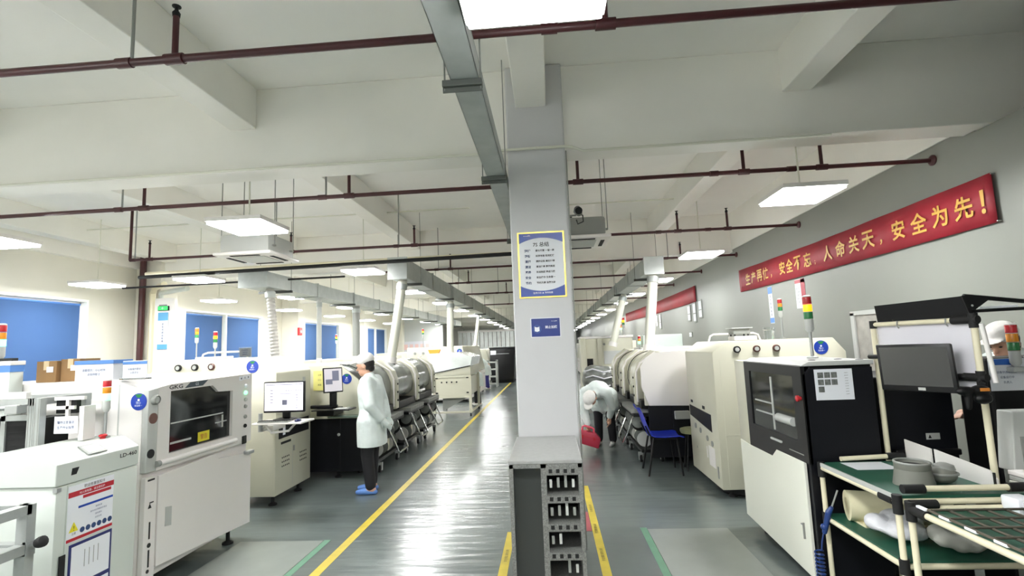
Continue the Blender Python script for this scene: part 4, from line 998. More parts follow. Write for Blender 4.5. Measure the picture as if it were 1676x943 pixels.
# farther machines right
t = thing('stacker_machine', 'cream box machine across the right aisle behind the grey wrapped bundle', 'machine', (1.3, 13.6, 0))
obj('body', box(nb(), .8, 2.1, 13.2, 14.3, 0, 1.7, .02), M_CREAM, t, True)
obj('top_cap', box(nb(), .78, 2.12, 13.18, 14.32, 1.7, 1.76, .01), M_WHITE, t)
obj('side_post', box(nb(), .78, .9, 13.12, 13.2, 0, 1.72, .01), M_CREAM, t); obj('side_post', box(nb(), 1.2, 1.32, 13.14, 13.2, .9, 1.7, .01), M_CREAM, t)
obj('dark_opening', box(nb(), .93, 1.08, 13.19, 13.205, .98, 1.2), M_DARK, t)
bm = nb(); box(bm, 1.36, 2.05, 13.185, 13.2, 1.05, 1.38, .004); obj('front_panel', bm, M_LGREY, t)
for xx in (1.38, 1.52): obj('gauge', disc(nb(), '-y', (xx, 13.195, 1.55), .03), M_GREY, t)
tower(t, 1.95, 13.6, 1.76, .16, 'a', .035)
t = thing('wrapped_bundle', 'large bundle wrapped in crumpled grey film behind the bending worker', 'bundle', (1.1, 12.3, 0))
bm = nb(); ell(bm, (1.12, 12.35, .72), (.40, .4, .34), seg=28); ell(bm, (1.0, 12.3, .86), (.26, .3, .22), seg=24); ell(bm, (1.32, 12.3, .8), (.25, .3, .24), seg=24)
bm = remesh(bm, .03, 3); obj('bundle_wrap', bm, M_BUND, t, True)
bm = nb()
for z in (.62, .8, .95): tube(bm, [(.78+.02*z, 12.05, z), (.95, 11.95, z+.05), (1.2, 11.93, z-.03), (1.5, 12.05, z+.02)], .018, 6)
obj('film_strip', bm, M_BAG, t, True)
obj('pallet_box', box(nb(), .78, 1.5, 12.0, 12.75, .05, .5, .01), M_GREY, t); obj('pallet', box(nb(), .76, 1.52, 11.98, 12.77, 0, .06), M_GREY, t)
oven(1.5, 3.2, 15.5, 22, 1.62, 'white oven beyond the cream stacker on the right side', -1, False, (2.2, 15.9, 1.62, .25, 'g', .03))
oven(1.5, 3.2, 23, 33, 1.6, 'pale oven deep in the hall on the right side', -1)
t = thing('buffer_rack', 'clear topped machine with lit green tower behind the right placement line', 'machine', (2.5, 11.9, 0))
obj('body', box(nb(), 2.0, 3.2, 11.4, 12.5, .0, 1.45, .015), M_WHITE, t, True); obj('clear_cover', box(nb(), 2.05, 2.9, 11.45, 12.4, 1.45, 1.72, .01), mat('pale clear cover', '#d3dfd8', .1, spec=.7), t)
tower(t, 1.95, 11.36, 1.3, .14, 'g', .03); obj('socket_box', box(nb(), 1.8, 2.02, 11.32, 11.45, 1.22, 1.3, .01), M_RUB, t)

# ------------------------------------------------------------------ blue chair
t = thing('plastic_chair', 'blue plastic chair with black tube legs facing the right machines', 'chair', (1.28, 6.55, 0))
cx, cy0, hw = 1.30, 6.55, .2
def rib(pts, y0, y1, th=.012, cup=.02):
    bm = nb(); n = 8; top, bot = [], []
    for k, (x, z) in enumerate(pts):
        rt_, rb_ = [], []
        for q in range(n+1):
            v = -1+2*q/n; wd = (y1-y0)/2*(1-.12*(abs(k-len(pts)/2)/len(pts))**2*2); y = (y0+y1)/2+v*wd; c_ = cup*(v*v)
            rt_.append(bm.verts.new((x+c_*.5, y, z+c_))); rb_.append(bm.verts.new((x+c_*.5+.004, y, z+c_-th)))
        top.append(rt_); bot.append(rb_)
    for A_ in (top, bot):
        for a, b_ in zip(A_, A_[1:]):
            for q in range(n): bm.faces.new((a[q], a[q+1], b_[q+1], b_[q]))
    for a, b_ in zip(top, top[1:]): pass
    for k in range(len(pts)-1):
        for q in (0, n): bm.faces.new((top[k][q], top[k+1][q], bot[k+1][q], bot[k][q]))
    for k in (0, len(pts)-1):
        for q in range(n): bm.faces.new((top[k][q], top[k][q+1], bot[k][q+1], bot[k][q]))
    bmesh.ops.recalc_face_normals(bm, faces=bm.faces[:]); return bm
obj('seat', rib([(1.15, .455), (1.2, .44), (1.3, .435), (1.42, .44), (1.49, .445), (1.53, .43)], cy0-.21, cy0+.21), M_CHAIR, t, True)
obj('backrest', rib([(1.165, .47), (1.13, .52), (1.10, .60), (1.07, .70), (1.035, .775), (1.015, .785)], cy0-.2, cy0+.2, .014), M_CHAIR, t, True)
for yy in (cy0-.17, cy0+.17):
    obj('leg', tube(nb(), [(1.19, yy, .435), (1.10, yy+(yy-cy0)*.2, .0)], .012, 10), M_BLACK, t, True)
    obj('leg', tube(nb(), [(1.46, yy, .43), (1.50, yy+(yy-cy0)*.2, .0)], .012, 10), M_BLACK, t, True)
    obj('side_bar', tube(nb(), [(1.48, yy, .425), (1.2, yy, .425), (1.14, yy, .48), (1.10, yy, .58)], .010, 8), M_BLACK, t, True)

# ------------------------------------------------------------------ cabinet at the pillar foot
t = thing('feeder_cabinet', 'speckled grey cabinet with slotted black openings at the foot of the pillar', 'cabinet', (-.06, 3.75, 0))
bm = nb(); x0, x1, y0, y1 = -.295, .165, 3.33, 4.19
box(bm, x0, x0+.025, y0, y1, 0, .85); box(bm, x1-.025, x1, y0, y1, 0, .85); box(bm, x0, x1, y1-.02, y1, 0, .85); box(bm, -.095, -.06, y0, y1, 0, .85); box(bm, x0, x1, y0, y1, 0, .04); box(bm, x0, x1, y0, y1, .825, .85)
obj('frame', bm, M_STONE, t)
obj('cabinet_top', box(nb(), x0-.003, x1+.003, y0-.004, y1, .85, .872, .004), M_STONET, t)
obj('left_panel', box(nb(), x0+.025, -.095, y0+.06, y0+.07, .04, .825), mat('dark grey door', '#343735', .35), t)
for z in (.825, .655, .485, .315, .145): obj('slot_rail', box(nb(), -.06, x1-.025, y0+.002, y0+.012, z-.045, z), M_STONE, t)
obj('shelf_back', box(nb(), -.06, x1-.025, y0+.35, y0+.36, .04, .825), M_DARK, t)
for z in (.825, .655, .485, .315, .145):
    for k in range(4): obj('slot_hole', box(nb(), -.045+.047*k, -.023+.047*k, y0-.001, y0+.01, z-.032, z-.008), M_RUB, t)
for r_, z in enumerate((.655, .485, .315, .145)):
    sh = obj('shelf', box(nb(), -.06, x1-.025, y0+.012, y0+.35, z-.012, z), M_STONE, t)
    for k in range(4):
        if (r_ == 2 and k > 1) or (r_ == 3 and k < 2): continue
        hh = .05+.012*((k*7+r_*3) % 3)
        f = obj('label_tab', box(nb(), -.043+.047*k, -.026+.047*k, y0+.02, y0+.023, z+.045, z+.045+hh), M_GREY if (k+r_) % 3 else M_LGREY, sh)

# ------------------------------------------------------------------ posters and signs on the pillar
t = thing('poster', 'large blue bordered poster with seven rows of text high on the pillar', 'poster', (-.035, 4.2, 2.0))
Y_ = 4.199
obj('gold_frame', plate(nb(), '-y', (-.035, Y_, 2.262), .392, .555, .008), mat('gold frame', '#c9b25a', .3, .6), t)
cxp, czp = -.035, 2.262
sh = obj('sheet', plate(nb(), '-y', (cxp, Y_-.0085, czp), .365, .53, .001), M_PAPER, t)
def arc_band(top):
    pts = []; n = 14; H_ = .265; W_ = .1825
    for k in range(n+1):
        u = -1+2*k/n; pts.append((cxp+u*W_, czp+(H_-.04-.045*(u*u) if top else -H_+.045+.045*u*u)))
    pts += [(cxp+W_, czp+(H_ if top else -H_)), (cxp-W_, czp+(H_ if top else -H_))]
    return prism(nb(), pts, 'y', Y_-.0105, Y_-.0095)
obj('blue_band', arc_band(True), M_PBLUE, sh); obj('blue_band', arc_band(False), M_PBLUE, sh)
obj('heading', text_bm('7S 总结', '-y', (cxp, Y_-.0095, czp+.17), .040, .18, bold=.015), M_TXTK, sh)
rows7 = ['整理', '整顿', '清扫', '清洁', '素养', '安全', '节约']; d7 = ['要与不要 一留一弃', '科学布局 取用快捷', '清除垃圾 美化环境', '清洁环境 贯彻到底', '形成制度 养成习惯', '安全操作 生命第一', '节约为荣 浪费为耻']
bA, bB = [], []
for k in range(7):
    z = czp+.118-.045*k
    bA.append(text_bm(rows7[k], '-y', (cxp-.115, Y_-.0095, z), .024, bold=.03)); bB.append(text_bm(d7[k], '-y', (cxp+.03, Y_-.0095, z), .019, .215, bold=.03))
obj('row_heading', merge(*bA), mat('navy lettering', '#152a5c', .5), sh); obj('row_lettering', merge(*bB), M_TXTK, sh)
obj('band_lettering', text_bm('全员行动 ▲ 持续改善', '-y', (cxp, Y_-.0112, czp-.236), .016, .28), M_TXTW, sh)
obj('corner_lettering', text_bm('Kinwong国威', '-y', (cxp-.115, Y_-.0112, czp+.245), .011, .1), M_TXTW, sh)
t = thing('sign_plate', 'small dark blue sign with book symbol on the pillar below the poster', 'sign', (-.027, 4.2, 1.68))
obj('plate', plate(nb(), '-y', (-.027, Y_, 1.74), .232, .148, .004, .001), mat('sign navy', '#16307f', .3), t)
obj('white_edge', plate(nb(), '-y', (-.027, Y_, 1.74), .245, .16, .002), M_PAPER, t)
obj('heading', text_bm('禁止拍照', '-y', (.018, Y_-.004, 1.742), .024, .11, bold=.02), M_TXTW, t)
obj('corner_lettering', text_bm('Kinwong国威', '-y', (.045, Y_-.004, 1.79), .009, .07), M_TXTW, t)
bm = prism(nb(), [(-.118, 1.712), (-.098, 1.705), (-.078, 1.712), (-.078, 1.748), (-.098, 1.742), (-.118, 1.748)], 'y', Y_-.0055, Y_-.004)
obj('book_symbol', bm, M_TXTW, t)
obj('ring', tube(nb(), [(-.098+.032*math.cos(a*PI/12), Y_-.0045, 1.728+.032*math.sin(a*PI/12)) for a in range(24)], .0012, 5, closed=True), M_LBLUE, t)
# security camera on the pillar
t = thing('security_camera', 'small black and white security camera on an arm right of the pillar', 'camera', (.3, 4.5, 2.72))
bm = box(nb(), .205, .22, 4.46, 4.54, 2.66, 2.80, .004); cyl(bm, (.22, 4.5, 2.74), (.29, 4.5, 2.74), .008, 8)
obj('bracket', bm, M_GREY, t)
obj('housing', cyl(nb(), (.30, 4.56, 2.79), (.31, 4.42, 2.74), .03, 16), M_GREY, t, True); obj('lens', cyl(nb(), (.30, 4.43, 2.775), (.306, 4.36, 2.745), .032, 16), M_BLACK, t, True)
obj('cable', tube(nb(), [(.31, 4.55, 2.78), (.35, 4.52, 2.74), (.35, 4.5, 2.68), (.30, 4.5, 2.66), (.29, 4.5, 2.70)], .006, 6), M_BLACK, t, True)

# ------------------------------------------------------------------ banners and notices on the right wall
def wall_banner(y0, y1, z0, z1, label, txt, ychars=None, sag=.02):
    t = thing('banner', label, 'banner', (XR-.01, (y0+y1)/2, z0))
    bm = nb(); n = 60; vs = []
    for k in range(n+1):
        y = y0+(y1-y0)*k/n; u = k/n; s_ = -sag*math.sin(PI*u); wv = .006*math.sin(u*40)+.004*math.sin(u*17)
        vs.append([bm.verts.new((XR-.03+wv*.8, y, z0+s_*.5)), bm.verts.new((XR-.03-wv*.4, y, (z0+z1)/2+s_)), bm.verts.new((XR-.03+wv*.8, y, z1+s_))])
    for a, b_ in zip(vs, vs[1:]): bm.faces.new((a[0], a[1], b_[1], b_[0])); bm.faces.new((a[1], a[2], b_[2], b_[1]))
    c = obj('cloth', bm, M_BAN, t, True)
    md = c.modifiers.new('thick', 'SOLIDIFY'); md.thickness = .002
    bm = nb()
    for y in (y0, y1):
        for z in (z0+.01, z1-.01): cyl(bm, (XR-.034, y, z), (XR-.002, y, z), .006, 8)
    obj('fixing', bm, M_STEEL, t)
    if txt:
        bms = []
        for ch, y, h_ in txt: bms.append(text_bm(ch, '-x', (XR-.04, y, (z0+z1)/2-sag*.6-(.07 if ch in '，；' else 0)), h_, .22, bold=.02))
        obj('lettering', merge(*bms), M_GOLD, t)
zb0, zb1 = 2.435, 2.845
chars = '生产再忙，安全不忘；人命关天，安全为先！'
seq = []
ys_ = [9.39, 9.14, 8.88, 8.64, 8.42, 8.03, 7.79, 7.54, 7.26, 7.06, 6.74, 6.45, 6.17, 5.9, 5.68, 5.4, 5.11, 4.84, 4.57, 4.37]
for ch, yy in zip(chars, ys_): seq.append((ch, yy, .06 if ch in '，；' else .2))
wall_banner(4.27, 9.83, zb0, zb1, 'long red banner with gold characters high on the right wall', seq)
wall_banner(12.75, 24.3, 2.5, 2.9, 'second red banner farther along the right wall, behind the slanting pipes', None, sag=.03)
t = thing('notice_board', 'narrow blue and white vertical notice on the right wall below the red banner', 'notice', (XR-.005, 8.62, 1.8))
obj('sheet', box(nb(), XR-.004, XR-.001, 8.55, 8.70, 1.8, 2.4), M_PAPER, t); obj('blue_band', merge(plate(nb(), '-x', (XR-.004, 8.625, 2.34), .15, .11, .001), plate(nb(), '-x', (XR-.004, 8.625, 1.85), .15, .08, .001)), M_LBLUE, t)
textlines(t, '-x', (XR-.004, 8.625, 2.09), .07, .36, 6, list('请勿随意触摸'), M_TXTB, .7)
t = thing('poster', 'dark red and white poster on the right wall below the red banner', 'poster', (XR-.005, 7.6, 2.0))
obj('sheet', box(nb(), XR-.004, XR-.001, 7.47, 7.76, 1.98, 2.40), M_PAPER, t); obj('red_band', merge(plate(nb(), '-x', (XR-.004, 7.53, 2.19), .12, .42, .001), plate(nb(), '-x', (XR-.004, 7.615, 2.37), .29, .05, .001)), mat('maroon print', '#8c1c2c', .4), t)
textlines(t, '-x', (XR-.004, 7.68, 2.17), .13, .25, 5, ['安全生产', '人人有责', '消防'], M_TXTK, .5)
for k, (y, z, h_) in enumerate(((13.5, 2.05, .42), (13.0, 2.0, .5), (12.5, 2.08, .45), (13.5, 1.65, .12), (17.5, 2.05, .4), (17.0, 1.95, .5))):
    nm = ['left', 'middle', 'right'][k % 3] if k < 3 else ''
    lab = [f'left of three small framed papers on the right wall past the first banner', 'middle of three small framed papers on the right wall past the first banner', 'right of three small framed papers on the right wall past the first banner', 'tiny framed card under the three framed papers on the right wall', 'framed paper on right wall under the second banner, left one', 'framed paper on right wall under the second banner, right one'][k]
    t = thing('framed_paper', lab, 'frame', (XR-.01, y, z))
    obj('frame', box(nb(), XR-.02, XR-.001, y-.13, y+.13, z, z+h_, .003), M_GREY, t)
    obj('paper', merge(plate(nb(), '-x', (XR-.02, y, z+h_*.7), .22, h_*.45, .001), plate(nb(), '-x', (XR-.02, y, z+h_*.25), .22, h_*.35, .001)), M_PAPER, t)
# left column notice + exit sign, red extinguisher box
CX = XL+.55
t = thing('exit_sign', 'green emergency sign above the narrow notice on the left wall column', 'sign', (-7.65, 9.6, 2.57))
obj('sign_box', box(nb(), -7.76, -7.54, 9.6, 9.64, 2.57, 2.66, .006), M_RUB, t); obj('sign_face', plate(nb(), '-y', (-7.65, 9.6, 2.615), .2, .075, .002), mat('lit green sign', '#38d860', .4, emit=.8), t)
obj('sign_mark', text_bm('←', '-y', (-7.65, 9.597, 2.615), .05), M_TXTW, t); obj('sign_bracket', box(nb(), -7.75, -7.6, 9.62, 9.65, 2.66, 2.69), M_GREY, t)
obj('wall_arm', box(nb(), -7.68, -7.62, 9.63, 9.70, 2.60, 2.64), M_GREY, t)
t = thing('notice_board', 'tall narrow blue and white notice board standing at the left wall column', 'notice', (-7.65, 9.62, 0))
obj('sheet', box(nb(), -7.76, -7.55, 9.62, 9.64, 1.8, 2.53), M_PAPER, t); obj('backing_post', box(nb(), -7.86, -7.46, 9.645, 9.7, 0, 2.82, .01), M_WHITE, t)
obj('blue_band', merge(plate(nb(), '-y', (-7.655, 9.62, 2.45), .21, .16, .002), plate(nb(), '-y', (-7.655, 9.62, 1.85), .21, .1, .002)), mat('light blue print', '#5c9cc4', .5), t)
textlines(t, '-y', (-7.655, 9.618, 2.13), .12, .4, 7, list('请保持通道畅通'), M_TXTB, .7)
t = thing('fire_alarm_box', 'small red fire alarm box on the left wall column between the windows', 'alarm', (-8.0, 15.7, 2.2))
obj('alarm_body', box(nb(), XL+.551, XL+.62, 15.85, 16.05, 2.2, 2.45, .01), M_LR, t); obj('alarm_button', disc(nb(), '+x', (XL+.62, 15.95, 2.32), .04, .01), M_WHITE, t)

# ------------------------------------------------------------------ foreground bench (right)
def joint(parent, x, y, z, ax, L=.09, r=.022):
    d = Vector({'x': (1, 0, 0), 'y': (0, 1, 0), 'z': (0, 0, 1)}[ax])*L/2; c = Vector((x, y, z))
    return tube(nb(), [c-d, c+d], r, 12)
t = thing('lean_pipe_bench', 'ivory pipe workbench with green top in the right foreground', 'workbench', (1.93, 3.1, 0))
R_ = .0145; BX0, BX1, BY0, BY1, BZ = 1.655, 2.2, 2.72, 3.42, .80
for x, y in ((BX0, BY0), (BX0, BY1), (BX1+.05, BY0), (BX1-.05, BY1)): obj('leg', cyl(nb(), (x, y, 0), (x, y, BZ-.01), R_, 12), M_IVORY, t, True)
bm = nb()
for z in (BZ-.03, .47):
    tube(bm, [(BX0, BY0, z), (BX0, BY1, z)], R_, 12); tube(bm, [(BX0, BY0, z), (BX1, BY0, z)], R_, 12); tube(bm, [(BX0, BY1, z), (BX1, BY1, z)], R_, 12); tube(bm, [(BX1, BY0, z), (BX1, BY1, z)], R_, 12)
tube(bm, [(BX0+.12, BY1, BZ+.02), (BX1-.14, BY1, BZ+.03)], R_, 12); tube(bm, [(BX0+.12, BY0, BZ+.03), (BX1+.0, BY0, BZ+.03)], R_, 12)
obj('pipe_frame', bm, M_IVORY, t, True)
bms = [joint(t, BX0, BY0, BZ-.04, 'z'), joint(t, BX0, BY1, BZ-.04, 'z'), joint(t, BX0, BY0+.07, BZ-.03, 'y', .1), joint(t, BX0+.08, BY0, BZ+.03, 'x', .1), joint(t, BX1-.1, BY1, BZ+.03, 'x', .1), joint(t, BX1+.03, BY0, BZ+.03, 'x', .12), joint(t, BX0, BY1, .47, 'z', .07), joint(t, BX0, BY0, .47, 'z', .07)]
for b_ in bms: obj('pipe_joint', b_, M_RUB, t, True)
obj('tabletop', box(nb(), BX0-.005, BX1+.06, BY0-.0, BY1+.01, BZ-.014, BZ), M_GREEN, t)
obj('table_edge', box(nb(), BX0-.014, BX0-.005, BY0, BY1+.01, BZ-.02, BZ+.004), M_LGREY, t)
obj('lower_shelf', box(nb(), BX0, BX1, BY0, BY1, .485, .495), M_GREEN, t)
# upright frame with hood
P1, P2 = Vector((2.11, 3.50, 0)), Vector((2.285, 2.93, 0)); dv = (P2-P1).normalized()
def on(u, z, off=0):
    p = P1+(P2-P1)*u; nrm = Vector((dv.y, -dv.x, 0)); return Vector((p.x, p.y, z))+nrm*off
for P_ in (P1, P2): obj('upright_post', cyl(nb(), (P_.x, P_.y, .0 if P_ is P1 else .74), (P_.x, P_.y, 1.66), .016, 12), M_IVORY, t, True)
obj('top_bar', tube(nb(), [on(0, 1.645), on(1, 1.645)], .0145, 12), M_IVORY, t, True)
bm = tube(nb(), [on(.82, 1.645), on(1.04, 1.645)], .022, 12); tube(bm, [on(1, 1.60), on(1, 1.68)], .022, 12); obj('post_joint', bm, M_RUB, t, True)
obj('post_joint', tube(nb(), [on(0, 1.62), on(0, 1.67)], .02, 12), M_RUB, t, True)
bm = tube(nb(), [on(.86, 1.335), on(1.05, 1.335)], .022, 12); tube(bm, [on(1, 1.29), on(1, 1.37)], .022, 12); obj('post_joint', bm, M_RUB, t, True)
obj('post_joint', tube(nb(), [on(-.06, 1.44, .02), on(.06, 1.44, .02)], .014, 10), M_RUB, t, True)
wA = (dv, Vector((0, 0, 1)))
obj('white_board', prism(nb(), [tuple(on(.02, 0, -.02)[:2]), tuple(on(.99, 0, -.02)[:2]), tuple(on(.99, 0, -.028)[:2]), tuple(on(.02, 0, -.028)[:2])], 'z', 1.28, 1.635), mat('white board', '#d8d6de', .4), t)
obj('side_tube', cyl(nb(), tuple(on(1.05, 1.62, -.01)), tuple(on(1.10, 1.31, -.01)), .012, 10), M_WHITE, t, True)
# black lamp hood
hd = on(.06, 1.66); he = on(1.0, 1.66)
bm = nb(); v = [hd, he, on(.97, 1.775, .02), on(.07, 1.765, .02)]
bk = Vector((.32, .30, -.05))
vs = [bm.verts.new(p) for p in v]; v2 = [bm.verts.new(p-Vector((0, 0, 0))+Vector((.004, .004, 0))) for p in v]
bm.faces.new(vs); bm.faces.new(v2[::-1])
for k in range(4): bm.faces.new((vs[k], vs[(k+1) % 4], v2[(k+1) % 4], v2[k]))
bmesh.ops.recalc_face_normals(bm, faces=bm.faces[:])
lh = obj('lamp_hood', bm, M_BLACK, t)
e0, e1 = on(.97, 1.775, .02), on(1.0, 1.66)
bm = nb(); tube(bm, [e0, e0+Vector((.30, -.02, -.045))], .012, 8); tube(bm, [e1+Vector((0, 0, .03)), e1+Vector((.34, -.02, .035))], .009, 8)
prism(bm, [(e1.x-.01, 1.655), (e1.x+.012, 1.655), (e1.x+.02, 1.70), (e1.x+.10, 1.755), (e0.x+.02, 1.78), (e0.x-.02, 1.775)], 'y', e1.y-.004, e1.y+.004)
obj('hood_bracket', bm, M_BLACK, t)
bm = nb()
for zz in (1.675, 1.72): ell(bm, (e1.x, e1.y-.008, zz), (.006, .004, .006), seg=8)
obj('bolt', bm, M_STEEL, lh)
obj('fluorescent_tube', cyl(nb(), tuple(e1+Vector((.12, .1, .045))), tuple(e1+Vector((.30, .08, .05))), .01, 10), M_TXTW, t, True)
bm = nb()
for u in (.3, .78): tube(bm, [on(u, 1.66, .014), on(u, 1.63, .02), on(u+.02, 1.615, .02)], .004, 6)
obj('cable_tie', bm, M_GREY, t)
# black monitor on the frame
t = thing('computer_monitor', 'switched off black monitor mounted on the ivory bench frame', 'monitor', (2.05, 3.2, 1.2))
ma = Vector((dv.x*.9+.25, dv.y*.9+.1, 0)).normalized(); mu = Vector((.0, .06, 1)).normalized(); mF = (ma, mu); mc = Vector((2.10, 3.13, 1.385))
obj('bezel', plate(nb(), mF, mc, .37, .27, .03, .008), M_BLACK, t, True)
obj('screen', plate(nb(), mF, FC(mF, mc, 0, .008, .0305), .335, .22, .001), M_SCROFF, t)
obj('logo_plate', plate(nb(), mF, FC(mF, mc, .02, -.118, .0305), .035, .016, .001), M_LGREY, t)
bm = tube(nb(), [FC(mF, mc, 0, 0, -.005), FC(mF, mc, .1, -.05, -.06), on(.9, 1.335, -.0)], .02, 10); plate(bm, mF, FC(mF, mc, .08, 0, -.05), .14, .2, .05, .015)
obj('monitor_arm', bm, M_BLACK, t, True)
t = thing('barcode_scanner', 'black handheld barcode scanner with orange label hung on the bench post', 'scanner', (2.2, 2.9, 1.2))
sc_ = Vector((2.215, 2.86, 1.275))
bm = nb(); ell(bm, sc_, (.05, .03, .03)); ell(bm, sc_+Vector((-.07, .0, -.0)), (.05, .025, .025)); limb(bm, [sc_+Vector((-.06, 0, -.01)), sc_+Vector((-.065, -.0, -.085))], [.018, .014]); ell(bm, sc_+Vector((.01, 0, -.04)), (.045, .03, .03))
bm = remesh(bm, .006, 3); obj('scanner_body', bm, M_BLACK, t, True)
obj('orange_label', plate(nb(), '-y', sc_+Vector((.0, -.0305, .008)), .045, .016, .002), mat('orange label', '#d8893a', .4), t)
obj('holder', tube(nb(), [sc_+Vector((.03, .02, .03)), (2.285, 2.93, 1.31)], .014, 8), M_BLACK, t, True)
# things on the bench
t = thing('paper_sheet', 'white paper sheet at the far end of the green bench top', 'paper', (1.85, 3.32, .8))
obj('sheet', box(nb(), 1.76, 2.0, 3.22, 3.40, .8005, .802), M_PAPER, t)
def cup(x, y, z, r0, r1, h, label, m, name='plastic_pot'):
    t = thing(name, label, 'pot', (x, y, z))
    obj('pot_body', lathe(nb(), [(r0, 0), (r0, .004), (r1*.98, h*.72), (r1, h*.74), (r1, h), (r1*.93, h), (r1*.9, h*.8), (r0*.8, .01)], (x, y, z), seg=30), m, t, True)
    obj('pot_rim', tube(nb(), [(x+r1*.97*math.cos(a*PI/15), y+r1*.97*math.sin(a*PI/15), z+h) for a in range(30)], .006, 8, closed=True), M_GREY, t, True)
    obj('contents', lathe(nb(), [(r1*.9, 0), (r1*.9, .004)], (x, y, z+h*.82), seg=30), M_DARK, t)
    return t
cup(1.86, 2.90, BZ, .092, .08, .115, 'grey conical plastic pot with dark inside on the green bench', M_POT)
t = thing('tape_dispenser', 'low grey rounded plastic dish beside the conical pot on the bench', 'dish', (2.015, 2.92, .8))
bm = nb(); ell(bm, (2.015, 2.92, .842), (.068, .06, .042), seg=20); bm2 = nb()
obj('dish_body', bm, M_POT, t, True); obj('dish_rim', tube(nb(), [(2.015+.07*math.cos(a*PI/12), 2.92+.062*math.sin(a*PI/12), .852) for a in range(24)], .007, 8, closed=True), M_GREY, t, True)
obj('dish_top', lathe(nb(), [(.05, 0), (.045, .02), (.02, .03)], (2.035, 2.93, .87), seg=18), M_GREY, t, True)
t = thing('white_panel_stack', 'leaning white panels along the back of the green bench', 'panel', (2.2, 3.1, .8))
bm = prism(nb(), [(3.42, .80), (3.42, .93), (3.2, .915), (3.2, .80)], 'x', 2.165, 2.172); obj('small_panel', bm, M_WHITE, t)
bm = prism(nb(), [(3.19, .80), (3.19, .915), (2.82, .885), (2.78, .85), (2.78, .80)], 'x', 2.175, 2.182); obj('long_panel', bm, M_WHITE, t)
obj('black_tie', tube(nb(), [(2.19, 2.80, .72), (2.172, 2.79, .80), (2.172, 2.79, .88)], .006, 6), M_RUB, t)
t = thing('air_screwdriver', 'blue air screwdriver hanging on the bench leg with coiled blue hose', 'tool', (1.62, 3.40, .3))
bm = limb(nb(), [(1.615, 3.38, .40), (1.64, 3.36, .52)], [.014, .017]); limb(bm, [(1.64, 3.36, .52), (1.655, 3.35, .55)], [.018, .012]); ell(bm, (1.615, 3.38, .43), (.02, .02, .02))
obj('handle', bm, M_CORD, t, True); obj('bit', cyl(nb(), (1.655, 3.35, .55), (1.685, 3.32, .66), .005, 8), M_STEEL, t, True)
pts = [(1.613, 3.385, .40), (1.605, 3.40, .34), (1.60, 3.405, .29)]
for k in range(140):
    a = k*2*PI/14; pts.append((1.585+.024*math.cos(a), 3.41+.024*math.sin(a), .28-.0016*k))
obj('coiled_hose', tube(nb(), pts, .0045, 6), M_CORD, t, True)
# lower shelf goods
t = thing('foam_roll', 'yellowed foam roll lying on the lower shelf of the ivory bench', 'roll', (1.78, 3.2, .495))
bm = nb(); lathe(bm, [(.085, 0), (.085, .5), (.05, .5), (.05, 0)], (1.72, 3.30, .58), (.95, -.25, 0), 26); obj('foam', bm, M_FOAM, t, True); obj('roll_cradle', box(nb(), 1.74, 2.15, 3.16, 3.3, .495, .505), M_FOAM, t)
def crumple(c, r, seed, n=10, vox=.014):
    rnd = random.Random(seed); bm = nb()
    for k in range(n):
        ell(bm, (c[0]+rnd.uniform(-1, 1)*r[0]*.55, c[1]+rnd.uniform(-1, 1)*r[1]*.55, c[2]+rnd.uniform(-.4, .4)*r[2]), (r[0]*rnd.uniform(.35, .6), r[1]*rnd.uniform(.35, .6), r[2]*rnd.uniform(.4, .7)), Matrix.Rotation(rnd.uniform(0, 3), 3, 'Z'), 12)
    return remesh(bm, vox, 3)
solo('plastic_bag', crumple((1.80, 3.0, .565), (.15, .16, .07), 3), M_BAG, 'crumpled white plastic bag on the lower shelf in front of the foam roll', 'bag', smooth=True)
solo('cloth_bundle', crumple((2.0, 2.86, .56), (.16, .12, .075), 9), mat('pale grey cloth', '#b5b5ae', .9, bump=.4, scale=12), 'pale grey cloth bundle on the lower shelf right of the white bag', 'cloth', smooth=True)
# second bench with wire mesh
t = thing('mesh_bench', 'ivory pipe bench with wire mesh over green top, nearest the camera at right', 'workbench', (1.95, 2.3, 0))
CY0, CY1, CZ = 1.75, 2.66, .775
for x, y in ((BX0+.02, CY1), (BX0+.02, CY0), (2.35, CY1), (2.35, CY0)): obj('leg', cyl(nb(), (x, y, 0), (x, y, CZ), R_, 12), M_IVORY, t, True)
bm = nb()
for z in (CZ-.02, .40):
    for a, b_ in (((BX0+.02, CY0), (BX0+.02, CY1)), ((BX0+.02, CY1), (2.35, CY1)), ((2.35, CY0), (2.35, CY1)), ((BX0+.02, CY0), (2.35, CY0))): tube(bm, [(*a, z), (*b_, z)], R_, 12)
obj('pipe_frame', bm, M_IVORY, t, True)
for b_ in (joint(t, BX0+.02, CY1, CZ-.03, 'z'), joint(t, BX0+.08, CY1, CZ, 'x', .12), joint(t, BX0+.02, CY1-.06, CZ-.02, 'y', .1), joint(t, 2.3, CY1, CZ, 'x', .12)): obj('pipe_joint', b_, M_RUB, t, True)
obj('tabletop', box(nb(), BX0+.03, 2.34, CY0, CY1-.01, CZ-.04, CZ-.03), M_GREEN, t)
bm = nb(); mz = CZ+.012
for k in range(9): tube(bm, [(BX0+.02+.08*k, CY0, mz), (BX0+.02+.08*k, CY1-.12, mz)], .006, 6)
for k in range(8): tube(bm, [(BX0+.02, CY0+.11*k, mz+.005), (2.32, CY0+.11*k, mz+.005)], .0055, 6)
ms = obj('wire_mesh', bm, mat('dull mesh wire', '#5b554b', .45, .4), t)
bm = nb()
for k in range(6): box(bm, BX0+.012, BX0+.03, CY0+.1+.14*k, CY0+.16+.14*k, CZ+.002, CZ+.014, .003)
obj('white_clip', bm, M_TXTW, t)
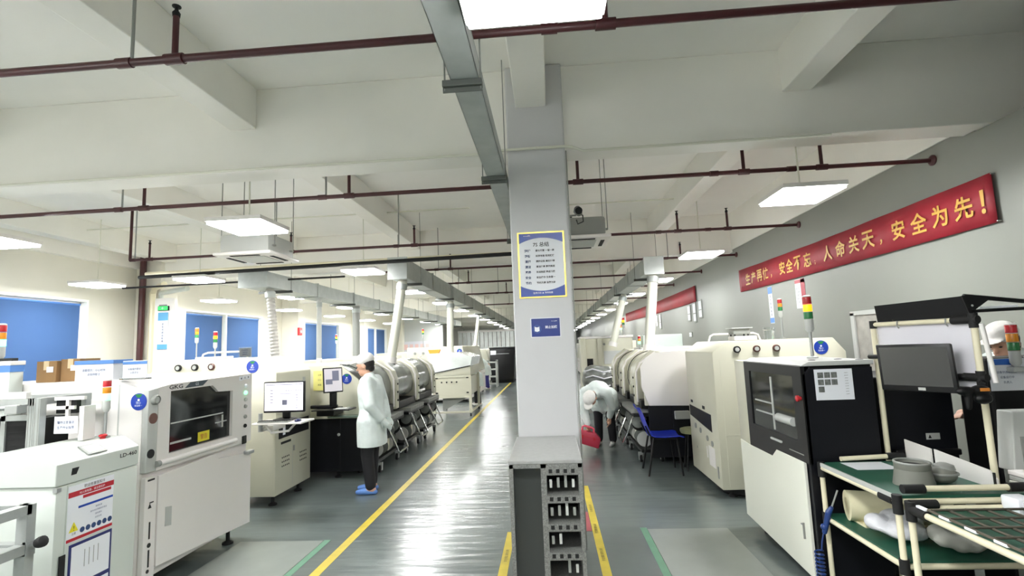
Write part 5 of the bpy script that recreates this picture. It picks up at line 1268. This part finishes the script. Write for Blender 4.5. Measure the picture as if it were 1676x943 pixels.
obj('lower_shelf', box(nb(), BX0+.02, 2.35, CY0, CY1, .41, .42), M_LGREY, t)
obj('dark_knob', lathe(nb(), [(.035, 0), (.045, .02), (.04, .045), (.01, .05)], (2.12, 2.12, CZ+.02), seg=18), M_RUB, t, True)
solo('plastic_film', crumple((1.98, 2.35, .47), (.26, .22, .06), 21, 12, .018), mat('grey plastic film', '#a9aaa8', .35, bump=.4, scale=8), 'large grey plastic film heap on the lower shelf of the mesh bench', 'film', smooth=True)
t = thing('white_tape_holder', 'small white plastic holder on the corner of the mesh bench', 'holder', (2.13, 2.6, .78))
bm = box(nb(), 2.08, 2.17, 2.56, 2.66, CZ-.03, CZ+.045, .012); obj('holder_body', bm, M_TXTW, t, True); obj('holder_slot', box(nb(), 2.1, 2.15, 2.555, 2.562, CZ, CZ+.03), M_LGREY, t)
solo('white_card', box(nb(), 2.13, 2.23, 2.46, 2.53, CZ-.03, CZ-.028), M_PAPER, 'small white card lying on the green top of the mesh bench', 'card')
# black machine behind the bench
t = thing('black_machine', 'black machine with small warning label behind the bench posts at right', 'machine', (2.37, 3.85, 0))
obj('body', box(nb(), 2.15, 2.59, 3.57, 4.2, .05, 1.30, .01), M_NAVY, t)
wl = obj('warning_label', plate(nb(), '-y', (2.44, 3.57, .915), .085, .04, .002), M_LGREY, t)
obj('label_mark', prism(nb(), [(2.41, .903), (2.43, .903), (2.42, .925)], 'y', 3.566, 3.568), M_TXTK, wl)
obj('front_lip', box(nb(), 2.18, 2.58, 3.53, 3.57, .80, .84, .01), M_BLACK, t); obj('plinth', box(nb(), 2.2, 2.55, 3.62, 4.15, 0, .05), M_DARK, t)
t = thing('labelled_machine', 'black machine with blue headed white label below the tower light at far right', 'machine', (2.85, 3.43, 0))
obj('body', box(nb(), 2.62, 3.1, 3.3, 3.55, .05, 1.415, .015), M_BLACK, t); obj('plinth', box(nb(), 2.66, 3.06, 3.34, 3.5, 0, .05), M_DARK, t)
lb_ = obj('label_sheet', plate(nb(), '-y', (2.725, 3.30, 1.315), .21, .19, .002), M_PAPER, t)
obj('blue_heading', plate(nb(), '-y', (2.715, 3.297, 1.39), .17, .035, .002), mat('heading blue', '#2f62b8', .4), lb_)
textlines(lb_, '-y', (2.715, 3.297, 1.30), .15, .09, 3, ['设备状态标识牌', '设备运行中', '负责人'], M_TXTB, .5)
obj('metal_edge', box(nb(), 2.825, 2.84, 3.285, 3.30, 1.15, 1.42, .004), M_STEEL, t)
obj('tower_bracket', box(nb(), 2.72, 2.80, 3.25, 3.30, 1.33, 1.36, .005), M_LGREY, t)
tower(t, 2.755, 3.27, 1.36, .005, '', .028, base=False)
t = thing('grey_feeder_unit', 'light grey metal feeder unit cut by the right edge of photo', 'machine', (2.65, 2.95, 0))
bm = prism(nb(), [(2.40, .84), (2.43, 1.15), (3.1, 1.15), (3.1, .84)], 'y', 2.95, 3.05, .006); obj('side_plate', bm, M_LGREY, t)
bm = nb(); box(bm, 2.42, 2.62, 2.98, 3.04, 0, .84); obj('support', bm, M_GREY, t)
obj('dark_cutout', box(nb(), 2.45, 2.6, 2.945, 2.95, .88, 1.02), M_GREY, t)
t = thing('document_stack', 'stack of grey white trays beside the ivory post at the right edge', 'tray stack', (2.45, 2.8, .7))
for k in range(5): obj('tray', box(nb(), 2.34+.004*(k % 2), 2.7, 2.74, 2.92, .735+.026*k, .757+.026*k, .004), M_LGREY if k % 2 else M_WHITE, t)
obj('stack_support', box(nb(), 2.36, 2.68, 2.76, 2.90, 0, .735), M_GREY, t)
t = thing('door_frame', 'narrow grey framed panel on the right wall behind the black hood', 'panel', (XR-.02, 6.2, 0))
obj('frame', merge(box(nb(), XR-.03, XR-.001, 5.5, 5.55, 0, 1.83), box(nb(), XR-.03, XR-.001, 6.35, 6.42, 0, 1.83), box(nb(), XR-.03, XR-.001, 5.5, 6.42, 1.8, 1.85)), M_LGREY, t); obj('panel', box(nb(), XR-.012, XR-.001, 5.55, 6.35, 0, 1.8), mat('dull panel', '#a7a49d', .4, noise=.3, scale=5), t)

# ------------------------------------------------------------------ people
def finger_chain(bm, p, d, curl, L, r):
    p = Vector(p); d = Vector(d).normalized(); c = Vector(curl).normalized(); pts = [p]
    for k in range(3):
        dd = (d*math.cos(.45*k)+c*math.sin(.45*k)); p = p+dd*L/3; pts.append(p)
    limb(bm, pts, [r, r*.95, r*.88, r*.75], 8)
def hand(bm, wrist, d, side, curl, s=1.0):
    """wrist point, direction of the fingers, sideways vector (towards the thumb), curl direction"""
    wr = Vector(wrist); d = Vector(d).normalized(); sd = Vector(side).normalized(); c = Vector(curl).normalized()
    limb(bm, [wr, wr+d*.04*s, wr+d*.085*s], [.024*s, .032*s, .034*s], 10)
    for k in range(4):
        o_ = (k-1.5)*.019*s
        limb(bm, [wr+d*.05*s-sd*o_*.8, wr+d*.088*s-sd*o_], [.014*s, .011*s], 8)
        finger_chain(bm, wr+d*.09*s-sd*o_, d, c, (.07, .078, .074, .058)[k]*s, .0085*s)
    finger_chain(bm, wr+d*.03*s+sd*.028*s, d*.6+sd*.8, c, .062*s, .0095*s)
def person(label, base, face, P, coat=True, gloves=False, vox=.011, group=None, shoe=None, trousers=None, capbrim=True, extra=None):
    """P: joints in local (forward, left, up); face = heading angle"""
    t = thing('person', label, 'person', (base[0], base[1], 0), group)
    cf, sf = math.cos(face), math.sin(face)
    def Wp(p): return Vector((base[0]+p[0]*cf-p[1]*sf, base[1]+p[0]*sf+p[1]*cf, p[2]))
    def Dr(p): return Vector((p[0]*cf-p[1]*sf, p[0]*sf+p[1]*cf, p[2]))
    G = {k: (Wp(v) if not k.startswith('d_') else Dr(v)) for k, v in P.items() if k != 'hemcut'}
    R3 = Matrix.Rotation(face, 3, 'Z')
    bm = nb()
    for s in 'LR':
        limb(bm, [G['hip'+s], G['knee'+s], G['ank'+s]], [.075, .05, .036])
        fd = Dr(P.get('d_foot'+s, (1, 0, 0))); a = G['ank'+s]; limb(bm, [a+Vector((0, 0, -.03))-fd*.03, Vector((a.x, a.y, .035))+fd*.08, Vector((a.x, a.y, .022))+fd*.15], [.034, .03, .02])
        limb(bm, [G['sho'+s], G['elb'+s], G['wri'+s]], [.05, .04, .026])
        hand(bm, G['wri'+s], Dr(P['d_hand'+s]), Dr(P['d_thumb'+s]), Dr(P['d_curl'+s]))
    limb(bm, [G['pelvis'], G['waist'], G['chest'], G['neck']], [.12, .115, .125, .05], 14)
    limb(bm, [G['hipL'], G['hipR']], [.09, .09]); limb(bm, [G['shoL'], G['chest'], G['shoR']], [.055, .1, .055])
    hd = G['head']; hf = Dr(P['d_face']).normalized(); hu = Dr(P['d_up']).normalized(); hs = hu.cross(hf).normalized()
    HR = Matrix((hf, hs, hu)).transposed()
    def H(f, l, u): return hd+hf*f+hs*l+hu*u
    limb(bm, [G['neck'], hd-hu*.06], [.05, .048])
    ell(bm, hd+hu*.02, (.098, .078, .105), HR, 20); ell(bm, H(.03, 0, -.06), (.066, .056, .062), HR, 16); ell(bm, H(.07, 0, -.09), (.026, .026, .02), HR, 10)
    limb(bm, [H(.09, 0, .0), H(.11, 0, -.03)], [.009, .013], 8); ell(bm, H(.09, 0, -.062), (.014, .024, .008), HR, 10)
    for s in (1, -1): ell(bm, H(-.01, s*.078, -.015), (.022, .01, .03), HR, 10); ell(bm, H(.082, s*.032, .022), (.014, .022, .008), HR, 10)
    body = obj('body', remesh(bm, vox*.55, 3), M_SKIN, t, True)
    bm = nb()
    for s in (1, -1): ell(bm, H(.087, s*.03, .006), (.008, .012, .006), HR, 10)
    obj('eye', bm, M_DARK, body)
    bm = ell(nb(), H(.094, 0, -.063), (.008, .02, .004), HR, 10); obj('mouth', bm, mat('lips', '#9a5b52', .5), body)
    bm = ell(nb(), H(-.025, 0, .02), (.09, .082, .10), HR, 18); ell(bm, H(-.06, 0, -.045), (.04, .062, .05), HR, 12); obj('hair', bm, M_HAIR, t, True)
    bm = ell(nb(), H(-.015, 0, .065), (.112, .096, .085), HR, 20)
    if capbrim: prism_b = ell(bm, H(.10, 0, .06), (.075, .075, .009), HR, 16)
    obj('cap', remesh(bm, .008, 3), M_CAP, t, True)
    # trousers
    bm = nb()
    for s in 'LR': limb(bm, [G['hip'+s], G['knee'+s], G['ank'+s]+Vector((0, 0, .02))], [.098, .073, .062])
    limb(bm, [G['hipL'], G['pelvis'], G['hipR']], [.1, .12, .1]); obj('trousers', remesh(bm, vox, 4), trousers or M_TROU, t, True)
    if gloves:
        for s in 'LR':
            bm = nb(); hand(bm, G['wri'+s], Dr(P['d_hand'+s]), Dr(P['d_thumb'+s]), Dr(P['d_curl'+s]), 1.1); obj('glove', remesh(bm, .005, 2), M_COAT, t, True)
    # shoes
    for s in 'LR':
        fd = Dr(P.get('d_foot'+s, (1, 0, 0))).normalized(); a = G['ank'+s]
        bm = nb(); limb(bm, [Vector((a.x, a.y, .03))-fd*.05, Vector((a.x, a.y, .034))+fd*.06, Vector((a.x, a.y, .028))+fd*.15], [.03, .04, .027], 12)
        for v in bm.verts: v.co.z = max(v.co.z*1.0, .002)
        bm = remesh(bm, .008, 3)
        mz = min(v.co.z for v in bm.verts)
        for v in bm.verts: v.co.z -= mz
        obj('shoe', bm, shoe or M_SHOE, t, True)
    if coat:
        bm = nb()
        for s in 'LR': limb(bm, [G['sho'+s], G['elb'+s], G['wri'+s]-(G['wri'+s]-G['elb'+s]).normalized()*.02], [.078, .07, .05])
        limb(bm, [G['shoL'], G['chest'], G['shoR']], [.08, .135, .08], 14); limb(bm, [G['waist'], G['chest'], G['neck']-hu*.03], [.145, .15, .07], 16)
        for q in ('L', 'R'): limb(bm, [G['chest']*.6+G['sho'+q]*.4, G['waist']*.75+G['hip'+q]*.25, G['hip'+q], G['hem'+q]], [.11, .12, .14, .15], 14)
        limb(bm, [G['waist'], (G['hemL']+G['hemR'])/2], [.14, .155], 14)
        bm = remesh(bm, vox, 5)
        hz = P.get('hemcut')
        if hz:
            r_ = bmesh.ops.bisect_plane(bm, geom=bm.verts[:]+bm.edges[:]+bm.faces[:], plane_co=(0, 0, hz), plane_no=(0, 0, -1), clear_outer=True)
            bmesh.ops.holes_fill(bm, edges=[e for e in bm.edges if e.is_boundary])
        obj('coat', bm, M_COAT, t, True)
    return t
base_pose = dict(hipL=(0, .085, .80), hipR=(0, -.085, .80), kneeL=(.02, .09, .43), kneeR=(.02, -.09, .43), ankL=(-.02, .10, .08), ankR=(.03, -.09, .08),
    pelvis=(0, 0, .86), waist=(0, 0, .98), chest=(.01, 0, 1.16), neck=(.03, 0, 1.33), shoL=(.0, .165, 1.25), shoR=(.0, -.165, 1.25),
    head=(.07, 0, 1.44), d_face=(1, 0, -.28), d_up=(.28, 0, 1), hemL=(-.01, .07, .55), hemR=(-.01, -.07, .55), hemcut=.53,
    elbL=(-.06, .23, 1.0), elbR=(-.06, -.23, 1.0), wriL=(-.16, .13, .83), wriR=(-.16, -.10, .82),
    d_handL=(-.5, -.5, -.6), d_handR=(-.5, .5, -.6), d_thumbL=(.3, 0, -.8), d_thumbR=(.3, 0, -.8), d_curlL=(.3, -.8, 0), d_curlR=(.3, .8, 0))
person('person standing in white cleanroom coat, cap and blue slippers looking at the cream machine', (-2.11, 5.93), PI, base_pose, gloves=True, shoe=M_SLIP, vox=.012)
bend = dict(base_pose); bend.update(hipL=(-.02, .09, .76), hipR=(-.02, -.09, .76), kneeL=(0, .1, .42), kneeR=(-.01, -.1, .42), ankL=(-.04, .11, .08), ankR=(-.03, -.11, .08), pelvis=(.0, 0, .80), waist=(.13, 0, .86), chest=(.32, .0, .88), neck=(.47, .0, .83),
    shoL=(.38, .17, .86), shoR=(.38, -.17, .86), head=(.57, -.02, .78), d_face=(.35, -.1, -1), d_up=(1, -.1, .15), hemL=(-.05, .09, .62), hemR=(-.05, -.09, .62), hemcut=None,
    elbL=(.26, .21, .62), elbR=(.42, -.19, .58), wriL=(.16, .13, .46), wriR=(.45, -.12, .375), d_handL=(.1, -.1, -1), d_handR=(0, 0, -1), d_thumbL=(.8, 0, 0), d_thumbR=(.8, 0, 0), d_curlL=(0, -1, 0), d_curlR=(0, 1, 0))
person('person in white coat and cap bending down to lift the red toolbox', (.80, 8.27), math.radians(-112), bend, vox=.013)
t = thing('toolbox', 'red plastic toolbox held by the bending worker just right of the pillar', 'toolbox', (.5, 7.85, .08))
obj('box_body', prism(nb(), [(.33, .16), (.64, .06), (.68, .20), (.62, .27), (.40, .33), (.32, .30)], 'y', 7.70, 7.92, .015), M_TOOL, t, True)
obj('carry_handle', tube(nb(), [(.42, 7.81, .315), (.43, 7.81, .37), (.46, 7.81, .38), (.56, 7.81, .35), (.59, 7.81, .33), (.59, 7.81, .27)], .016, 10), mat('pink red plastic', '#d8546a', .4), t, True)
obj('lid_seam', prism(nb(), [(.33, .275), (.67, .185), (.67, .192), (.33, .282)], 'y', 7.696, 7.70), M_TXTR, t); obj('latch', merge(box(nb(), .40, .43, 7.692, 7.70, .22, .27, .003), box(nb(), .57, .60, 7.692, 7.70, .18, .23, .003)), M_TXTR, t)
far = dict(base_pose); far.update(elbL=(.16, .2, 1.02), elbR=(.16, -.2, 1.02), wriL=(.36, .12, 1.0), wriR=(.36, -.12, 1.0), d_handL=(1, 0, 0), d_handR=(1, 0, 0), d_thumbL=(0, -1, .3), d_thumbR=(0, 1, .3), d_curlL=(0, 0, -1), d_curlR=(0, 0, -1), head=(.13, 0, 1.40), d_face=(1, 0, -.6), d_up=(.6, 0, 1))
lean = dict(far); lean.update(waist=(.1, 0, .95), chest=(.25, 0, 1.05), neck=(.37, 0, 1.13), shoL=(.28, .16, 1.09), shoR=(.28, -.16, 1.09), head=(.47, 0, 1.17), elbL=(.3, .22, .85), elbR=(.3, -.22, .85), wriL=(.5, .12, .82), wriR=(.5, -.12, .82))
person('person in white coat and cap leaning over beside the white conveyor table', (-2.06, 14.3), math.radians(200), lean, vox=.02)
person('person in white coat with blue trousers working in front of the grey steps', (-2.42, 19.55), math.radians(185), lean, vox=.022, trousers=mat('blue violet trousers', '#3c3a86', .8))
person('person in white coat at the right of the black machine, half hidden by the pillar', (-1.22, 23.2), math.radians(180), base_pose, vox=.024)
rt_pose = dict(far); rt_pose.update({k: (v[0], v[1], v[2]+.09) for k, v in far.items() if k in ('head', 'neck', 'shoL', 'shoR', 'chest')})
rt_pose.update(d_face=(1, 0, -.45), d_up=(.45, 0, 1))
person('person in blue white cap looking down behind the tower light at the right edge', (3.33, 3.93), math.radians(200), rt_pose, vox=.014)
